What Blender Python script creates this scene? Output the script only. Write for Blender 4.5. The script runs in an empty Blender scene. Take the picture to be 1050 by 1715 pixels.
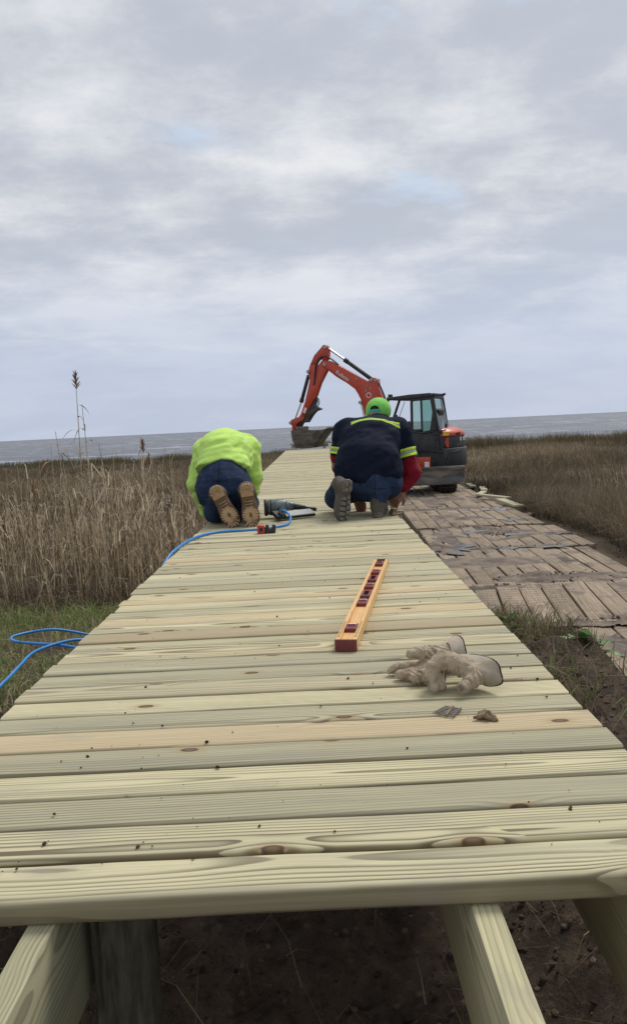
import bpy, bmesh, math, random
import numpy as np
from mathutils import Vector, Matrix

random.seed(7)
rng = np.random.default_rng(7)
scene = bpy.context.scene
col = scene.collection
rad = math.radians

# ------------------------------------------------------------------ camera
cam_data = bpy.data.cameras.new("camera")
cam_data.sensor_fit = 'VERTICAL'
cam_data.sensor_height = 24.0
cam_data.lens = 24.0 * 1288.0 / 1715.0
cam_data.clip_start = 0.02
cam_data.clip_end = 30000.0
camera = bpy.data.objects.new("camera", cam_data)
col.objects.link(camera)
PITCH, ROLL, YAW = rad(6.35), rad(2.73), rad(-0.17)
fw = Vector((math.sin(YAW) * math.cos(PITCH), math.cos(YAW) * math.cos(PITCH), -math.sin(PITCH)))
r0 = Vector((math.cos(YAW), -math.sin(YAW), 0))
u0 = r0.cross(fw)
cr = math.cos(ROLL) * r0 - math.sin(ROLL) * u0
cu = math.cos(ROLL) * u0 + math.sin(ROLL) * r0
M = Matrix.Identity(4)
for i in range(3):
    M[i][0], M[i][1], M[i][2] = cr[i], cu[i], -fw[i]
M.translation = Vector((0, 0, 0.60))
camera.matrix_world = M
scene.camera = camera

# ------------------------------------------------------------------ render look
scene.view_settings.view_transform = 'Standard'
scene.view_settings.look = 'None'
scene.view_settings.gamma = 1.0
scene.view_settings.use_curve_mapping = False
scene.view_settings.exposure = 0.52
scene.cycles.max_bounces = 8
scene.cycles.transparent_max_bounces = 12
scene.cycles.use_denoising = True

SUN_EL, SUN_AZ = 55.0, 40.0          # degrees; azimuth clockwise from +Y

# ------------------------------------------------------------------ world: nishita sky under a broken cloud deck
world = bpy.data.worlds.new("World")
scene.world = world
world.use_nodes = True


class NB:
    """small node builder"""
    def __init__(self, tree):
        self.t = tree
        self.t.nodes.clear()

    def n(self, typ, ins=None, **props):
        nd = self.t.nodes.new(typ)
        for k, v in props.items():
            setattr(nd, k, v)
        for k, v in (ins or {}).items():
            self.put(nd.inputs[k], v)
        return nd

    def put(self, sock, v):
        if hasattr(v, 'is_output'):
            self.t.links.new(v, sock)
        elif isinstance(v, (tuple, list)) and sock.type == 'RGBA' and len(v) == 3:
            sock.default_value = (*v, 1.0)
        else:
            sock.default_value = v

    def m(self, op, a, b=0.0, c=None, clamp=False):
        nd = self.n('ShaderNodeMath', {0: a, 1: b}, operation=op, use_clamp=clamp)
        if c is not None:
            self.put(nd.inputs[2], c)
        return nd.outputs[0]

    def vm(self, op, a, b=(0, 0, 0)):
        nd = self.n('ShaderNodeVectorMath', {0: a}, operation=op)
        if op == 'SCALE':
            self.put(nd.inputs['Scale'], b)
        else:
            self.put(nd.inputs[1], b)
        return nd.outputs['Value'] if op in ('LENGTH', 'DISTANCE', 'DOT_PRODUCT') else nd.outputs[0]

    def xyz(self, v):
        return self.n('ShaderNodeSeparateXYZ', {0: v}).outputs

    def comb(self, x, y, z):
        return self.n('ShaderNodeCombineXYZ', {0: x, 1: y, 2: z}).outputs[0]

    def noise(self, vec, scale, detail=4.0, rough=0.55, dist=0.0, color=False):
        nd = self.n('ShaderNodeTexNoise', {'Vector': vec, 'Scale': scale, 'Detail': detail, 'Roughness': rough, 'Distortion': dist})
        return nd.outputs['Color' if color else 'Fac']

    def ramp(self, fac, stops, interp='LINEAR'):
        nd = self.n('ShaderNodeValToRGB', {'Fac': fac})
        cr_ = nd.color_ramp
        cr_.interpolation = interp
        while len(cr_.elements) < len(stops):
            cr_.elements.new(0.5)
        for e, (p, c) in zip(cr_.elements, stops):
            e.position = p
            e.color = (c, c, c, 1) if isinstance(c, (int, float)) else (*c, 1)
        return nd.outputs['Color']

    def sm(self, v, a, b):
        return self.n('ShaderNodeMapRange', {'Value': v, 'From Min': a, 'From Max': b}, interpolation_type='SMOOTHSTEP').outputs[0]

    def mix(self, f, a, b, mode='MIX'):
        nd = self.n('ShaderNodeMix', data_type='RGBA', blend_type=mode)
        self.put(nd.inputs[0], f)
        self.put(nd.inputs[6], a)
        self.put(nd.inputs[7], b)
        return nd.outputs[2]


w = NB(world.node_tree)
sky = w.n('ShaderNodeTexSky', sky_type='NISHITA', sun_disc=False, sun_elevation=rad(SUN_EL), sun_rotation=rad(SUN_AZ),
          air_density=1.0, dust_density=2.0, ozone_density=1.0)
dirv = w.n('ShaderNodeTexCoord').outputs['Generated']
dx, dy, dz = w.xyz(dirv)[:3]
zc = w.m('ADD', w.m('MAXIMUM', dz, 0.0), 0.24)
uv = w.comb(w.m('MULTIPLY', w.m('DIVIDE', dx, zc), 0.8), w.m('DIVIDE', dy, zc), 0.0)
SKY_OFF = (3.7, 1.9, 0.4)
uvo = w.vm('ADD', uv, SKY_OFF)
big = w.noise(uvo, 1.15, 4.0, 0.5, 0.15)
mid = w.noise(w.vm('ADD', uvo, (11.0, 4.0, 2.0)), 3.2, 13.0, 0.62, 0.05)
cl = w.m('ADD', w.m('MULTIPLY', big, 0.55), w.m('MULTIPLY', mid, 0.5))
light = w.sm(cl, 0.43, 0.64)
cloud = w.mix(light, (4.35, 4.66, 5.25), (7.35, 7.35, 7.45))
holes = w.sm(w.noise(w.vm('ADD', uvo, (5.0, 9.0, 7.0)), 2.6, 7.0, 0.58), 0.60, 0.72)
cloud = w.mix(w.m('MULTIPLY', holes, 0.6), cloud, (4.9, 6.1, 7.7))
low = w.sm(dz, 0.28, 0.05)
streak = w.noise(w.comb(w.m('MULTIPLY', dx, 5.0), w.m('MULTIPLY', dy, 5.0), w.m('MULTIPLY', dz, 42.0)), 1.0, 8.0, 0.6, 0.3)
cloud = w.mix(w.m('MULTIPLY', low, 0.85), cloud, w.mix(w.m('MULTIPLY', w.sm(streak, 0.48, 0.70), w.sm(dz, 0.05, 0.13)), (4.35, 4.95, 6.25), (5.3, 5.75, 6.7)))
skycol = w.mix(0.94, sky.outputs[0], cloud)
bg = w.n('ShaderNodeBackground', {'Color': skycol, 'Strength': 0.083})
out = w.n('ShaderNodeOutputWorld', {'Surface': bg.outputs[0]})

sun_data = bpy.data.lights.new("sun", 'SUN')
sun_data.energy = 1.5
sun_data.angle = rad(25)
sun_data.color = (1.0, 0.96, 0.9)
sun = bpy.data.objects.new("sun", sun_data)
col.objects.link(sun)
sd = Vector((math.sin(rad(SUN_AZ)) * math.cos(rad(SUN_EL)), math.cos(rad(SUN_AZ)) * math.cos(rad(SUN_EL)), math.sin(rad(SUN_EL))))
sun.rotation_euler = sd.to_track_quat('Z', 'Y').to_euler()

# ================================================================== helpers
def link(name, data, parent=None):
    o = bpy.data.objects.new(name, data)
    col.objects.link(o)
    if parent is not None:
        o.parent = parent
    return o


def tag(o, label=None, cat=None, group=None, kind=None):
    if label:
        o['label'] = label
    if cat:
        o['category'] = cat
    if group:
        o['group'] = group
    if kind:
        o['kind'] = kind
    return o


def empty(name, loc=(0, 0, 0), rz=0.0):
    o = link(name, None)
    o.location = loc
    o.rotation_euler = (0, 0, rz)
    o.empty_display_size = 0.1
    return o


def np_mesh(name, verts, faces_flat, loop_tot, smooth=False, mats=(), tint=None):
    """fast mesh from numpy arrays; faces_flat vertex ids, loop_tot per face"""
    me = bpy.data.meshes.new(name)
    verts = np.ascontiguousarray(verts, np.float32)
    faces_flat = np.ascontiguousarray(faces_flat, np.int32)
    loop_tot = np.ascontiguousarray(loop_tot, np.int32)
    me.vertices.add(len(verts))
    me.vertices.foreach_set('co', verts.ravel())
    me.loops.add(len(faces_flat))
    me.loops.foreach_set('vertex_index', faces_flat)
    me.polygons.add(len(loop_tot))
    st = np.concatenate([[0], np.cumsum(loop_tot)[:-1]]).astype(np.int32)
    me.polygons.foreach_set('loop_start', st)
    me.polygons.foreach_set('loop_total', loop_tot)
    me.update(calc_edges=True)
    me.polygons.foreach_set('use_smooth', np.full(len(loop_tot), smooth, bool))
    if tint is not None:
        at = me.attributes.new('tint', 'FLOAT_COLOR', 'POINT')
        c4 = np.ones((len(verts), 4), np.float32)
        c4[:, :3] = tint
        at.data.foreach_set('color', c4.ravel())
    for m_ in mats:
        me.materials.append(m_)
    return me


class MB:
    """collects simple shapes; build() links them as one mesh object"""
    def __init__(self):
        self.v = []
        self.f = []

    def add(self, vs, fs):
        o = len(self.v)
        self.v += [tuple(p) for p in vs]
        self.f += [tuple(i + o for i in f) for f in fs]
        return self

    def box(self, c, s, rot=None):
        hx, hy, hz = s[0] / 2, s[1] / 2, s[2] / 2
        P = [Vector((x, y, z)) for x in (-hx, hx) for y in (-hy, hy) for z in (-hz, hz)]
        if rot is not None:
            P = [rot @ p for p in P]
        c = Vector(c)
        return self.add([c + p for p in P], [(0, 1, 3, 2), (4, 6, 7, 5), (0, 4, 5, 1), (2, 3, 7, 6), (0, 2, 6, 4), (1, 5, 7, 3)])

    def cyl(self, p0, p1, ra, rb=None, n=14):
        rb = ra if rb is None else rb
        p0, p1 = Vector(p0), Vector(p1)
        q = (p1 - p0).to_track_quat('Z', 'Y')
        vs = []
        for p, r_ in ((p0, ra), (p1, rb)):
            for i in range(n):
                a = 2 * math.pi * i / n
                vs.append(p + q @ Vector((r_ * math.cos(a), r_ * math.sin(a), 0)))
        fs = [(i, (i + 1) % n, n + (i + 1) % n, n + i) for i in range(n)]
        fs += [tuple(range(n))[::-1], tuple(range(n, 2 * n))]
        return self.add(vs, fs)

    def tube(self, pts, r_, n=8, close=True):
        pts = [Vector(p) for p in pts]
        rs = [float(v) for v in r_] if isinstance(r_, (list, tuple)) else [float(r_)] * len(pts)
        vs = []
        up = Vector((0.13, 0.21, 0.97))
        for i, p in enumerate(pts):
            d = (pts[min(i + 1, len(pts) - 1)] - pts[max(i - 1, 0)]).normalized()
            a = d.cross(up)
            if a.length < 1e-4:
                a = d.cross(Vector((1, 0, 0)))
            a.normalize()
            b = d.cross(a)
            up = -b if False else up
            for k in range(n):
                t = 2 * math.pi * k / n
                vs.append(p + rs[i] * (math.cos(t) * a + math.sin(t) * b))
        fs = []
        for i in range(len(pts) - 1):
            for k in range(n):
                fs.append((i * n + k, i * n + (k + 1) % n, (i + 1) * n + (k + 1) % n, (i + 1) * n + k))
        if close:
            fs += [tuple(range(n))[::-1], tuple(range((len(pts) - 1) * n, len(pts) * n))]
        return self.add(vs, fs)

    def prism(self, poly, mapf, t0, t1):
        """poly of 2-D points; mapf(a, b, t) -> 3-D; extruded from t0 to t1"""
        n = len(poly)
        vs = [mapf(a, b, t0) for a, b in poly] + [mapf(a, b, t1) for a, b in poly]
        fs = [(i, (i + 1) % n, n + (i + 1) % n, n + i) for i in range(n)]
        fs += [tuple(range(n))[::-1], tuple(range(n, 2 * n))]
        return self.add(vs, fs)

    def build(self, name, mat, parent=None, bevel=0.0, smooth=False, seg=2, loc=None):
        me = bpy.data.meshes.new(name)
        me.from_pydata(self.v, [], self.f)
        bm = bmesh.new()
        bm.from_mesh(me)
        bmesh.ops.recalc_face_normals(bm, faces=bm.faces)
        if bevel > 0:
            ed = [e for e in bm.edges if len(e.link_faces) == 2 and e.calc_face_angle() > 0.5]
            bmesh.ops.bevel(bm, geom=ed, offset=bevel, offset_type='OFFSET', segments=seg, profile=0.5, affect='EDGES', clamp_overlap=True)
        bm.to_mesh(me)
        bm.free()
        me.materials.append(mat)
        if smooth:
            me.polygons.foreach_set('use_smooth', np.ones(len(me.polygons), bool))
            try:
                me.set_sharp_from_angle(angle=rad(38))
            except Exception:
                pass
        o = link(name, me, parent)
        if loc is not None:
            o.location = loc
        return o


def spline(pts, n=8):
    """Catmull-Rom through points"""
    P = [Vector(p) for p in pts]
    P = [P[0] * 2 - P[1]] + P + [P[-1] * 2 - P[-2]]
    o = []
    for i in range(1, len(P) - 2):
        for k in range(n):
            t = k / n
            a, b, c, d = P[i - 1], P[i], P[i + 1], P[i + 2]
            o.append(0.5 * ((2 * b) + (c - a) * t + (2 * a - 5 * b + 4 * c - d) * t * t + (3 * b - a - 3 * c + d) * t ** 3))
    o.append(P[-2])
    return o


# ---- value noise in numpy
_LAT = rng.random((32, 32, 32)).astype(np.float32)


def vnoise(x, y, z):
    xi, yi, zi = np.floor(x).astype(int), np.floor(y).astype(int), np.floor(z).astype(int)
    fx, fy, fz = x - xi, y - yi, z - zi
    fx, fy, fz = fx * fx * (3 - 2 * fx), fy * fy * (3 - 2 * fy), fz * fz * (3 - 2 * fz)
    r_ = 0
    for a in (0, 1):
        for b in (0, 1):
            for c in (0, 1):
                wgt = (fx if a else 1 - fx) * (fy if b else 1 - fy) * (fz if c else 1 - fz)
                r_ = r_ + wgt * _LAT[(xi + a) % 32, (yi + b) % 32, (zi + c) % 32]
    return r_ - 0.5


def fbm(x, y, z=0.0, o=4):
    x = np.asarray(x, float)
    y = np.asarray(y, float)
    z = np.zeros_like(x) + z
    s, a, r_ = 1.0, 1.0, 0
    for k in range(o):
        r_ = r_ + a * vnoise(x * s + 3.1 * k, y * s + 7.7 * k, z * s + 1.3 * k)
        s *= 2.03
        a *= 0.5
    return r_


# ---- signed distance bodies, meshed by surface nets
def cap(p0, p1, ra, rb=None, k=0.03):
    return ('cap', np.array(p0, float), np.array(p1, float), ra, ra if rb is None else rb, k)


def ell(c, r_, k=0.03, rot=None):
    return ('ell', np.array(c, float), np.array(r_, float), None if rot is None else np.array(rot.to_3x3().transposed()), k)


def sdf_eval(prims, X, Y, Z, margin=0.05):
    """smooth union, each primitive evaluated only around itself"""
    f = np.full(X.shape, 1.0, np.float32)
    ax = (X[:, 0, 0], Y[0, :, 0], Z[0, 0, :])
    for p in prims:
        if p[0] == 'cap':
            r_ = max(p[3], p[4])
            lo, hi, k = np.minimum(p[1], p[2]) - r_, np.maximum(p[1], p[2]) + r_, p[5]
        else:
            r_ = p[2] if p[3] is None else np.full(3, p[2].max())
            lo, hi, k = p[1] - r_, p[1] + r_, p[4]
        sl = tuple(slice(max(int(np.searchsorted(ax[i], lo[i] - margin - k)) - 1, 0), int(np.searchsorted(ax[i], hi[i] + margin + k)) + 1) for i in range(3))
        x, y, z = X[sl], Y[sl], Z[sl]
        if x.size == 0:
            continue
        if p[0] == 'cap':
            _, a, b, ra, rb, k = p
            d = b - a
            L2 = max(float(d @ d), 1e-9)
            t = np.clip(((x - a[0]) * d[0] + (y - a[1]) * d[1] + (z - a[2]) * d[2]) / L2, 0, 1)
            g = np.sqrt((x - a[0] - t * d[0]) ** 2 + (y - a[1] - t * d[1]) ** 2 + (z - a[2] - t * d[2]) ** 2) - (ra + (rb - ra) * t)
        else:
            _, c, r_, R_, k = p
            x, y, z = x - c[0], y - c[1], z - c[2]
            if R_ is not None:
                x, y, z = (R_[0][0] * x + R_[0][1] * y + R_[0][2] * z, R_[1][0] * x + R_[1][1] * y + R_[1][2] * z,
                           R_[2][0] * x + R_[2][1] * y + R_[2][2] * z)
            k0 = np.sqrt((x / r_[0]) ** 2 + (y / r_[1]) ** 2 + (z / r_[2]) ** 2)
            k1 = np.sqrt((x / r_[0] ** 2) ** 2 + (y / r_[1] ** 2) ** 2 + (z / r_[2] ** 2) ** 2) + 1e-9
            g = k0 * (k0 - 1.0) / k1
        fs = f[sl]
        h = np.clip(0.5 + 0.5 * (fs - g) / k, 0, 1)
        f[sl] = fs * (1 - h) + g * h - k * h * (1 - h)
    return f


def smin(a, b, k):
    h = np.clip(0.5 + 0.5 * (a - b) / k, 0, 1)
    return a * (1 - h) + b * h - k * h * (1 - h)


def folds(f, X, Y, Z, amp, sc, o=3, lim=0.03):
    """cloth folds: pushes the surface in and out by stretched noise, near the surface only"""
    m_ = np.abs(f) < lim
    g = f.copy()
    g[m_] += amp * fbm(X[m_] * sc[0], Y[m_] * sc[1], Z[m_] * sc[2], o)
    return g


def nets(f, lo, h):
    """naive surface nets"""
    s = f < 0
    nx, ny, nz = f.shape
    cx = (nx - 1, ny - 1, nz - 1)
    acc = np.zeros(cx + (3,), np.float32)
    cnt = np.zeros(cx, np.float32)
    for ax in range(3):
        sl0 = [slice(None)] * 3
        sl1 = [slice(None)] * 3
        sl0[ax] = slice(0, -1)
        sl1[ax] = slice(1, None)
        f0, f1 = f[tuple(sl0)], f[tuple(sl1)]
        cr_ = (f0 < 0) != (f1 < 0)
        t = np.where(cr_, f0 / np.where(f0 == f1, 1, f0 - f1), 0)
        oa = [q for q in range(3) if q != ax]
        for i in (0, 1):
            for j in (0, 1):
                sl = [slice(None)] * 3
                sl[oa[0]] = slice(i, i + cx[oa[0]])
                sl[oa[1]] = slice(j, j + cx[oa[1]])
                c_, t_ = cr_[tuple(sl)], t[tuple(sl)]
                cnt += c_
                acc[..., ax] += np.where(c_, t_, 0)
                acc[..., oa[0]] += np.where(c_, i, 0)
                acc[..., oa[1]] += np.where(c_, j, 0)
    act = cnt > 0
    idx = np.full(cx, -1, np.int64)
    idx[act] = np.arange(act.sum())
    cell = np.argwhere(act)
    vs = (cell + acc[act] / cnt[act][:, None]) * h + np.array(lo)
    quads = []
    for ax in range(3):
        sl0 = [slice(1, -1)] * 3
        sl1 = [slice(1, -1)] * 3
        sl0[ax] = slice(0, -1)
        sl1[ax] = slice(1, None)
        a, b = s[tuple(sl0)], s[tuple(sl1)]
        e = np.argwhere(a != b)
        if not len(e):
            continue
        off = np.array([1, 1, 1])
        off[ax] = 0
        g = e + off
        oa = [q for q in range(3) if q != ax]
        d0 = np.zeros(3, int)
        d0[oa[0]] = 1
        d1 = np.zeros(3, int)
        d1[oa[1]] = 1
        q = np.stack([idx[tuple((g - d0 - d1).T)], idx[tuple((g - d1).T)], idx[tuple(g.T)], idx[tuple((g - d0).T)]], 1)
        ins = a[tuple(e.T)]
        flip = ins if ax != 1 else ~ins
        q[~flip] = q[~flip][:, ::-1]
        quads.append(q)
    return vs, np.concatenate(quads)


def sdf_obj(name, mat, lo, hi, h, func, parent=None, relax=2):
    lo = np.array(lo, float)
    hi = np.array(hi, float)
    ax = [np.arange(lo[i], hi[i] + h, h) for i in range(3)]
    X, Y, Z = np.meshgrid(*ax, indexing='ij')
    f = func(X, Y, Z).astype(np.float32)
    for a in range(3):                      # closed at the limits of the box
        sl = [slice(None)] * 3
        for e in (0, -1):
            sl[a] = e
            f[tuple(sl)] = np.maximum(f[tuple(sl)], h)
    vs, q = nets(f, lo, h)
    ok = (q >= 0).all(1)
    q = q[ok]
    for _ in range(relax):                  # a little smoothing
        s_ = np.zeros_like(vs)
        c_ = np.zeros(len(vs))
        for i in range(4):
            for j in (1, 3):
                np.add.at(s_, q[:, i], vs[q[:, (i + j) % 4]])
                np.add.at(c_, q[:, i], 1)
        vs = vs * 0.45 + 0.55 * s_ / np.maximum(c_, 1)[:, None]
    me = np_mesh(name, vs, q.ravel(), np.full(len(q), 4), True, (mat,))
    return link(name, me, parent)

# ================================================================== materials
def new_mat(name):
    m_ = bpy.data.materials.new(name)
    m_.use_nodes = True
    return m_, NB(m_.node_tree)


def finish(b, color, rough=0.6, height=None, bump=0.3, dist=0.01, metallic=0.0, spec=0.5, extra=None):
    p = b.n('ShaderNodeBsdfPrincipled', {'Base Color': color, 'Roughness': rough, 'Metallic': metallic, 'Specular IOR Level': spec})
    for k, v in (extra or {}).items():
        b.put(p.inputs[k], v)
    if height is not None:
        bp = b.n('ShaderNodeBump', {'Strength': bump, 'Distance': dist, 'Height': height})
        b.put(p.inputs['Normal'], bp.outputs[0])
    b.n('ShaderNodeOutputMaterial', {'Surface': p.outputs[0]})
    return p


def mottled(name, c0, c1, scale=8.0, rough=0.6, bump=0.2, dist=0.004, metallic=0.0, dirt=None, dirt_amt=0.5, dirt_scale=5.0, spec=0.5, detail=6.0, stretch=(1, 1, 1), extra=None):
    """two-tone noise surface, with an optional layer of dirt in patches"""
    m_, b = new_mat(name)
    P = b.vm('MULTIPLY', b.n('ShaderNodeTexCoord').outputs['Object'], stretch)
    n1 = b.noise(P, scale, detail, 0.6)
    c = b.mix(b.sm(n1, 0.3, 0.7), c0, c1)
    r_ = b.m('ADD', b.m('MULTIPLY', n1, 0.25), rough - 0.12)
    if dirt is not None:
        n2 = b.noise(b.vm('ADD', P, (3.3, 1.7, 9.1)), dirt_scale, 8.0, 0.65)
        d = b.sm(n2, 0.62 - 0.3 * dirt_amt, 0.75 - 0.2 * dirt_amt)
        c = b.mix(b.m('MULTIPLY', d, 0.85), c, dirt)
        r_ = b.m('MAXIMUM', r_, b.m('MULTIPLY', d, 0.85))
    finish(b, c, r_, n1, bump, dist, metallic, spec, extra)
    return m_


def wood(name, early, late, gray, ring=0.0075, gray_amt=0.5, knots=True, axis=0, hue=0.5, contrast=1.0, edge=False):
    """sawn pine: growth rings cut lengthwise, knots, fibre, board to board variation"""
    m_, b = new_mat(name)
    obj = b.n('ShaderNodeTexCoord').outputs['Object']
    rnd = b.n('ShaderNodeObjectInfo').outputs['Random']
    x, y, z = b.xyz(obj)[:3]
    if axis == 1:
        x, y = y, x
    r1 = b.m('FRACT', b.m('MULTIPLY', rnd, 17.31))
    r2 = b.m('FRACT', b.m('MULTIPLY', rnd, 71.77))
    r3 = b.m('FRACT', b.m('MULTIPLY', rnd, 191.13))
    off = b.m('MULTIPLY', rnd, 83.0)
    xs = b.m('ADD', x, off)
    # knots: few stretched cells
    kv = b.comb(b.m('MULTIPLY', xs, 4.2), b.m('ADD', b.m('MULTIPLY', y, 9.0), off), b.m('MULTIPLY', z, 3.0))
    vor = b.n('ShaderNodeTexVoronoi', {'Vector': kv, 'Scale': 1.0, 'Randomness': 0.95}, voronoi_dimensions='2D')
    kd = vor.outputs['Distance']
    pick = b.m('GREATER_THAN', b.xyz(vor.outputs['Color'])[0], 0.76)
    kn = b.m('MULTIPLY', b.sm(kd, 0.40, 0.0), pick)
    core = b.m('MULTIPLY', b.sm(kd, 0.085, 0.06), pick)
    halo = b.m('MULTIPLY', b.sm(kd, 0.19, 0.06), pick)
    # rings
    warp = b.noise(b.comb(b.m('MULTIPLY', xs, 0.8), b.m('MULTIPLY', y, 4.0), b.m('MULTIPLY', z, 4.0)), 1.0, 2.0, 0.45)
    y0 = b.m('MULTIPLY', b.m('SUBTRACT', r1, 0.5), 0.17)
    z0 = b.m('SUBTRACT', b.m('MULTIPLY', r2, -0.05), 0.012)
    yy = b.m('SUBTRACT', y, y0)
    zz = b.m('SUBTRACT', z, z0)
    rr = b.m('SQRT', b.m('ADD', b.m('MULTIPLY', yy, yy), b.m('MULTIPLY', zz, zz)))
    rr = b.m('ADD', rr, b.m('MULTIPLY', b.m('SUBTRACT', warp, 0.5), 0.062))
    rr = b.m('ADD', rr, b.m('MULTIPLY', kn, 0.009))
    ph = b.m('FRACT', b.m('DIVIDE', rr, ring))
    late_f = b.m('MULTIPLY', b.sm(ph, 0.35, 0.88), b.sm(ph, 1.0, 0.93))
    fibre = b.noise(b.comb(b.m('MULTIPLY', xs, 5.0), b.m('MULTIPLY', y, 260.0), b.m('MULTIPLY', z, 260.0)), 1.0, 3.0, 0.6)
    band = b.noise(b.comb(b.m('MULTIPLY', xs, 0.9), b.m('MULTIPLY', y, 26.0), b.m('MULTIPLY', z, 26.0)), 1.0, 4.0, 0.55)
    strength = b.m('MULTIPLY', b.sm(b.noise(b.comb(b.m('MULTIPLY', xs, 0.8), b.m('MULTIPLY', y, 12.0), z), 1.0, 2.0), 0.22, 0.68), 0.95 * contrast)
    c = b.mix(b.m('MULTIPLY', late_f, b.m('ADD', strength, 0.12)), early, late)
    c = b.mix(b.m('MULTIPLY', b.sm(band, 0.42, 0.72), gray_amt), c, gray)
    # board to board
    c = b.mix(b.m('MULTIPLY', b.sm(r3, 0.45, 1.0), gray_amt * 0.75), c, gray)
    c = b.mix(b.m('MULTIPLY', b.sm(r2, 0.80, 0.97), hue), c, (0.52, 0.375, 0.21))
    val = b.m('ADD', 0.83, b.m('MULTIPLY', r1, 0.32))
    fv = b.m('MULTIPLY', val, b.m('ADD', 0.66, b.m('MULTIPLY', fibre, 0.68)))
    c = b.vm('SCALE', c, fv)
    if knots:
        c = b.mix(b.m('MULTIPLY', halo, 0.55), c, (0.36, 0.25, 0.12))
        c = b.mix(b.m('MULTIPLY', core, 0.92), c, b.mix(b.sm(b.m('ADD', kd, b.m('MULTIPLY', fibre, 0.05)), 0.045, 0.085), (0.16, 0.10, 0.055), (0.075, 0.048, 0.03)))
    # browner sawn edges, darkened further to paint in the shade between boards
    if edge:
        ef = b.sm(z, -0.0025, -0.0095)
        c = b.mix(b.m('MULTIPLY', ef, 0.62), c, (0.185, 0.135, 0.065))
    # scuffs and specks
    sp = b.noise(b.comb(b.m('MULTIPLY', xs, 14.0), b.m('MULTIPLY', y, 30.0), z), 1.0, 6.0, 0.7)
    c = b.mix(b.m('MULTIPLY', b.sm(sp, 0.64, 0.76), 0.65), c, (0.17, 0.14, 0.10))
    smear = b.noise(b.comb(b.m('MULTIPLY', xs, 4.0), b.m('MULTIPLY', y, 7.0), z), 1.0, 5.0, 0.6)
    c = b.mix(b.m('MULTIPLY', b.sm(smear, 0.56, 0.70), 0.42), c, (0.31, 0.28, 0.225))
    hgt = b.m('ADD', b.m('MULTIPLY', late_f, 0.18), b.m('MULTIPLY', fibre, 0.7))
    finish(b, c, 0.78, hgt, 0.22, 0.0010, spec=0.25)
    return m_


MAT = {}
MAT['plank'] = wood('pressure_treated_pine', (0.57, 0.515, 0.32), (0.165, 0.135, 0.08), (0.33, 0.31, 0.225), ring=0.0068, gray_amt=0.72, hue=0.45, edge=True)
MAT['joist'] = wood('pressure_treated_joist', (0.52, 0.48, 0.29), (0.20, 0.175, 0.095), (0.28, 0.28, 0.20), ring=0.0058, contrast=0.75, gray_amt=0.55, knots=False, axis=1, hue=0.2)
MAT['post'] = mottled('weathered_green_post', (0.045, 0.042, 0.028), (0.15, 0.135, 0.09), 12.0, 0.85, 0.9, 0.01, stretch=(5, 5, 0.8), dirt=(0.10, 0.075, 0.05), dirt_amt=0.3)
MAT['paleboard'] = wood('pale_loose_board', (0.52, 0.49, 0.33), (0.33, 0.30, 0.19), (0.36, 0.35, 0.27), knots=False, gray_amt=0.5)


def mat_board():
    """old mat timber: grey-brown grain under a skin of drying mud"""
    m_, b = new_mat('muddy_mat_timber')
    obj = b.n('ShaderNodeTexCoord').outputs['Object']
    rnd = b.n('ShaderNodeObjectInfo').outputs['Random']
    x, y, z = b.xyz(obj)[:3]
    off = b.m('MULTIPLY', rnd, 57.0)
    g = b.comb(b.m('ADD', b.m('MULTIPLY', x, 40.0), off), b.m('ADD', b.m('MULTIPLY', y, 1.6), off), b.m('MULTIPLY', z, 40.0))
    gr = b.noise(g, 1.0, 5.0, 0.6)
    c = b.mix(b.sm(gr, 0.3, 0.7), (0.19, 0.145, 0.10), (0.40, 0.32, 0.23))
    c = b.vm('SCALE', c, b.m('ADD', 0.8, b.m('MULTIPLY', b.m('FRACT', b.m('MULTIPLY', rnd, 31.7)), 0.4)))
    wp = b.n('ShaderNodeNewGeometry').outputs['Position']
    mud = b.noise(wp, 1.5, 9.0, 0.66)
    c = b.mix(b.m('MULTIPLY', b.sm(mud, 0.40, 0.60), 0.82), c, (0.30, 0.232, 0.165))
    mud2 = b.noise(b.vm('ADD', wp, (7.0, 3.0, 0.0)), 2.3, 9.0, 0.7)
    wet = b.sm(mud2, 0.51, 0.63)
    c = b.mix(b.m('MULTIPLY', wet, 0.85), c, (0.085, 0.064, 0.047))
    # cleat prints pressed across the timber by the tracks
    tr = b.m('MULTIPLY', b.sm(b.m('SINE', b.m('MULTIPLY', b.m('ADD', b.xyz(wp)[1], b.m('MULTIPLY', mud, 0.12)), 62.0)), 0.2, 0.9), b.sm(b.noise(wp, 0.8, 3.0), 0.46, 0.56))
    c = b.mix(b.m('MULTIPLY', tr, 0.35), c, (0.09, 0.066, 0.047))
    rough = b.m('SUBTRACT', 0.88, b.m('MULTIPLY', wet, 0.3))
    h = b.m('ADD', b.m('MULTIPLY', mud, 1.2), b.m('ADD', b.m('MULTIPLY', gr, 0.3), b.m('MULTIPLY', tr, -0.15)))
    finish(b, c, rough, h, 0.9, 0.02, spec=0.3)
    return m_


MAT['matboard'] = mat_board()


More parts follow.
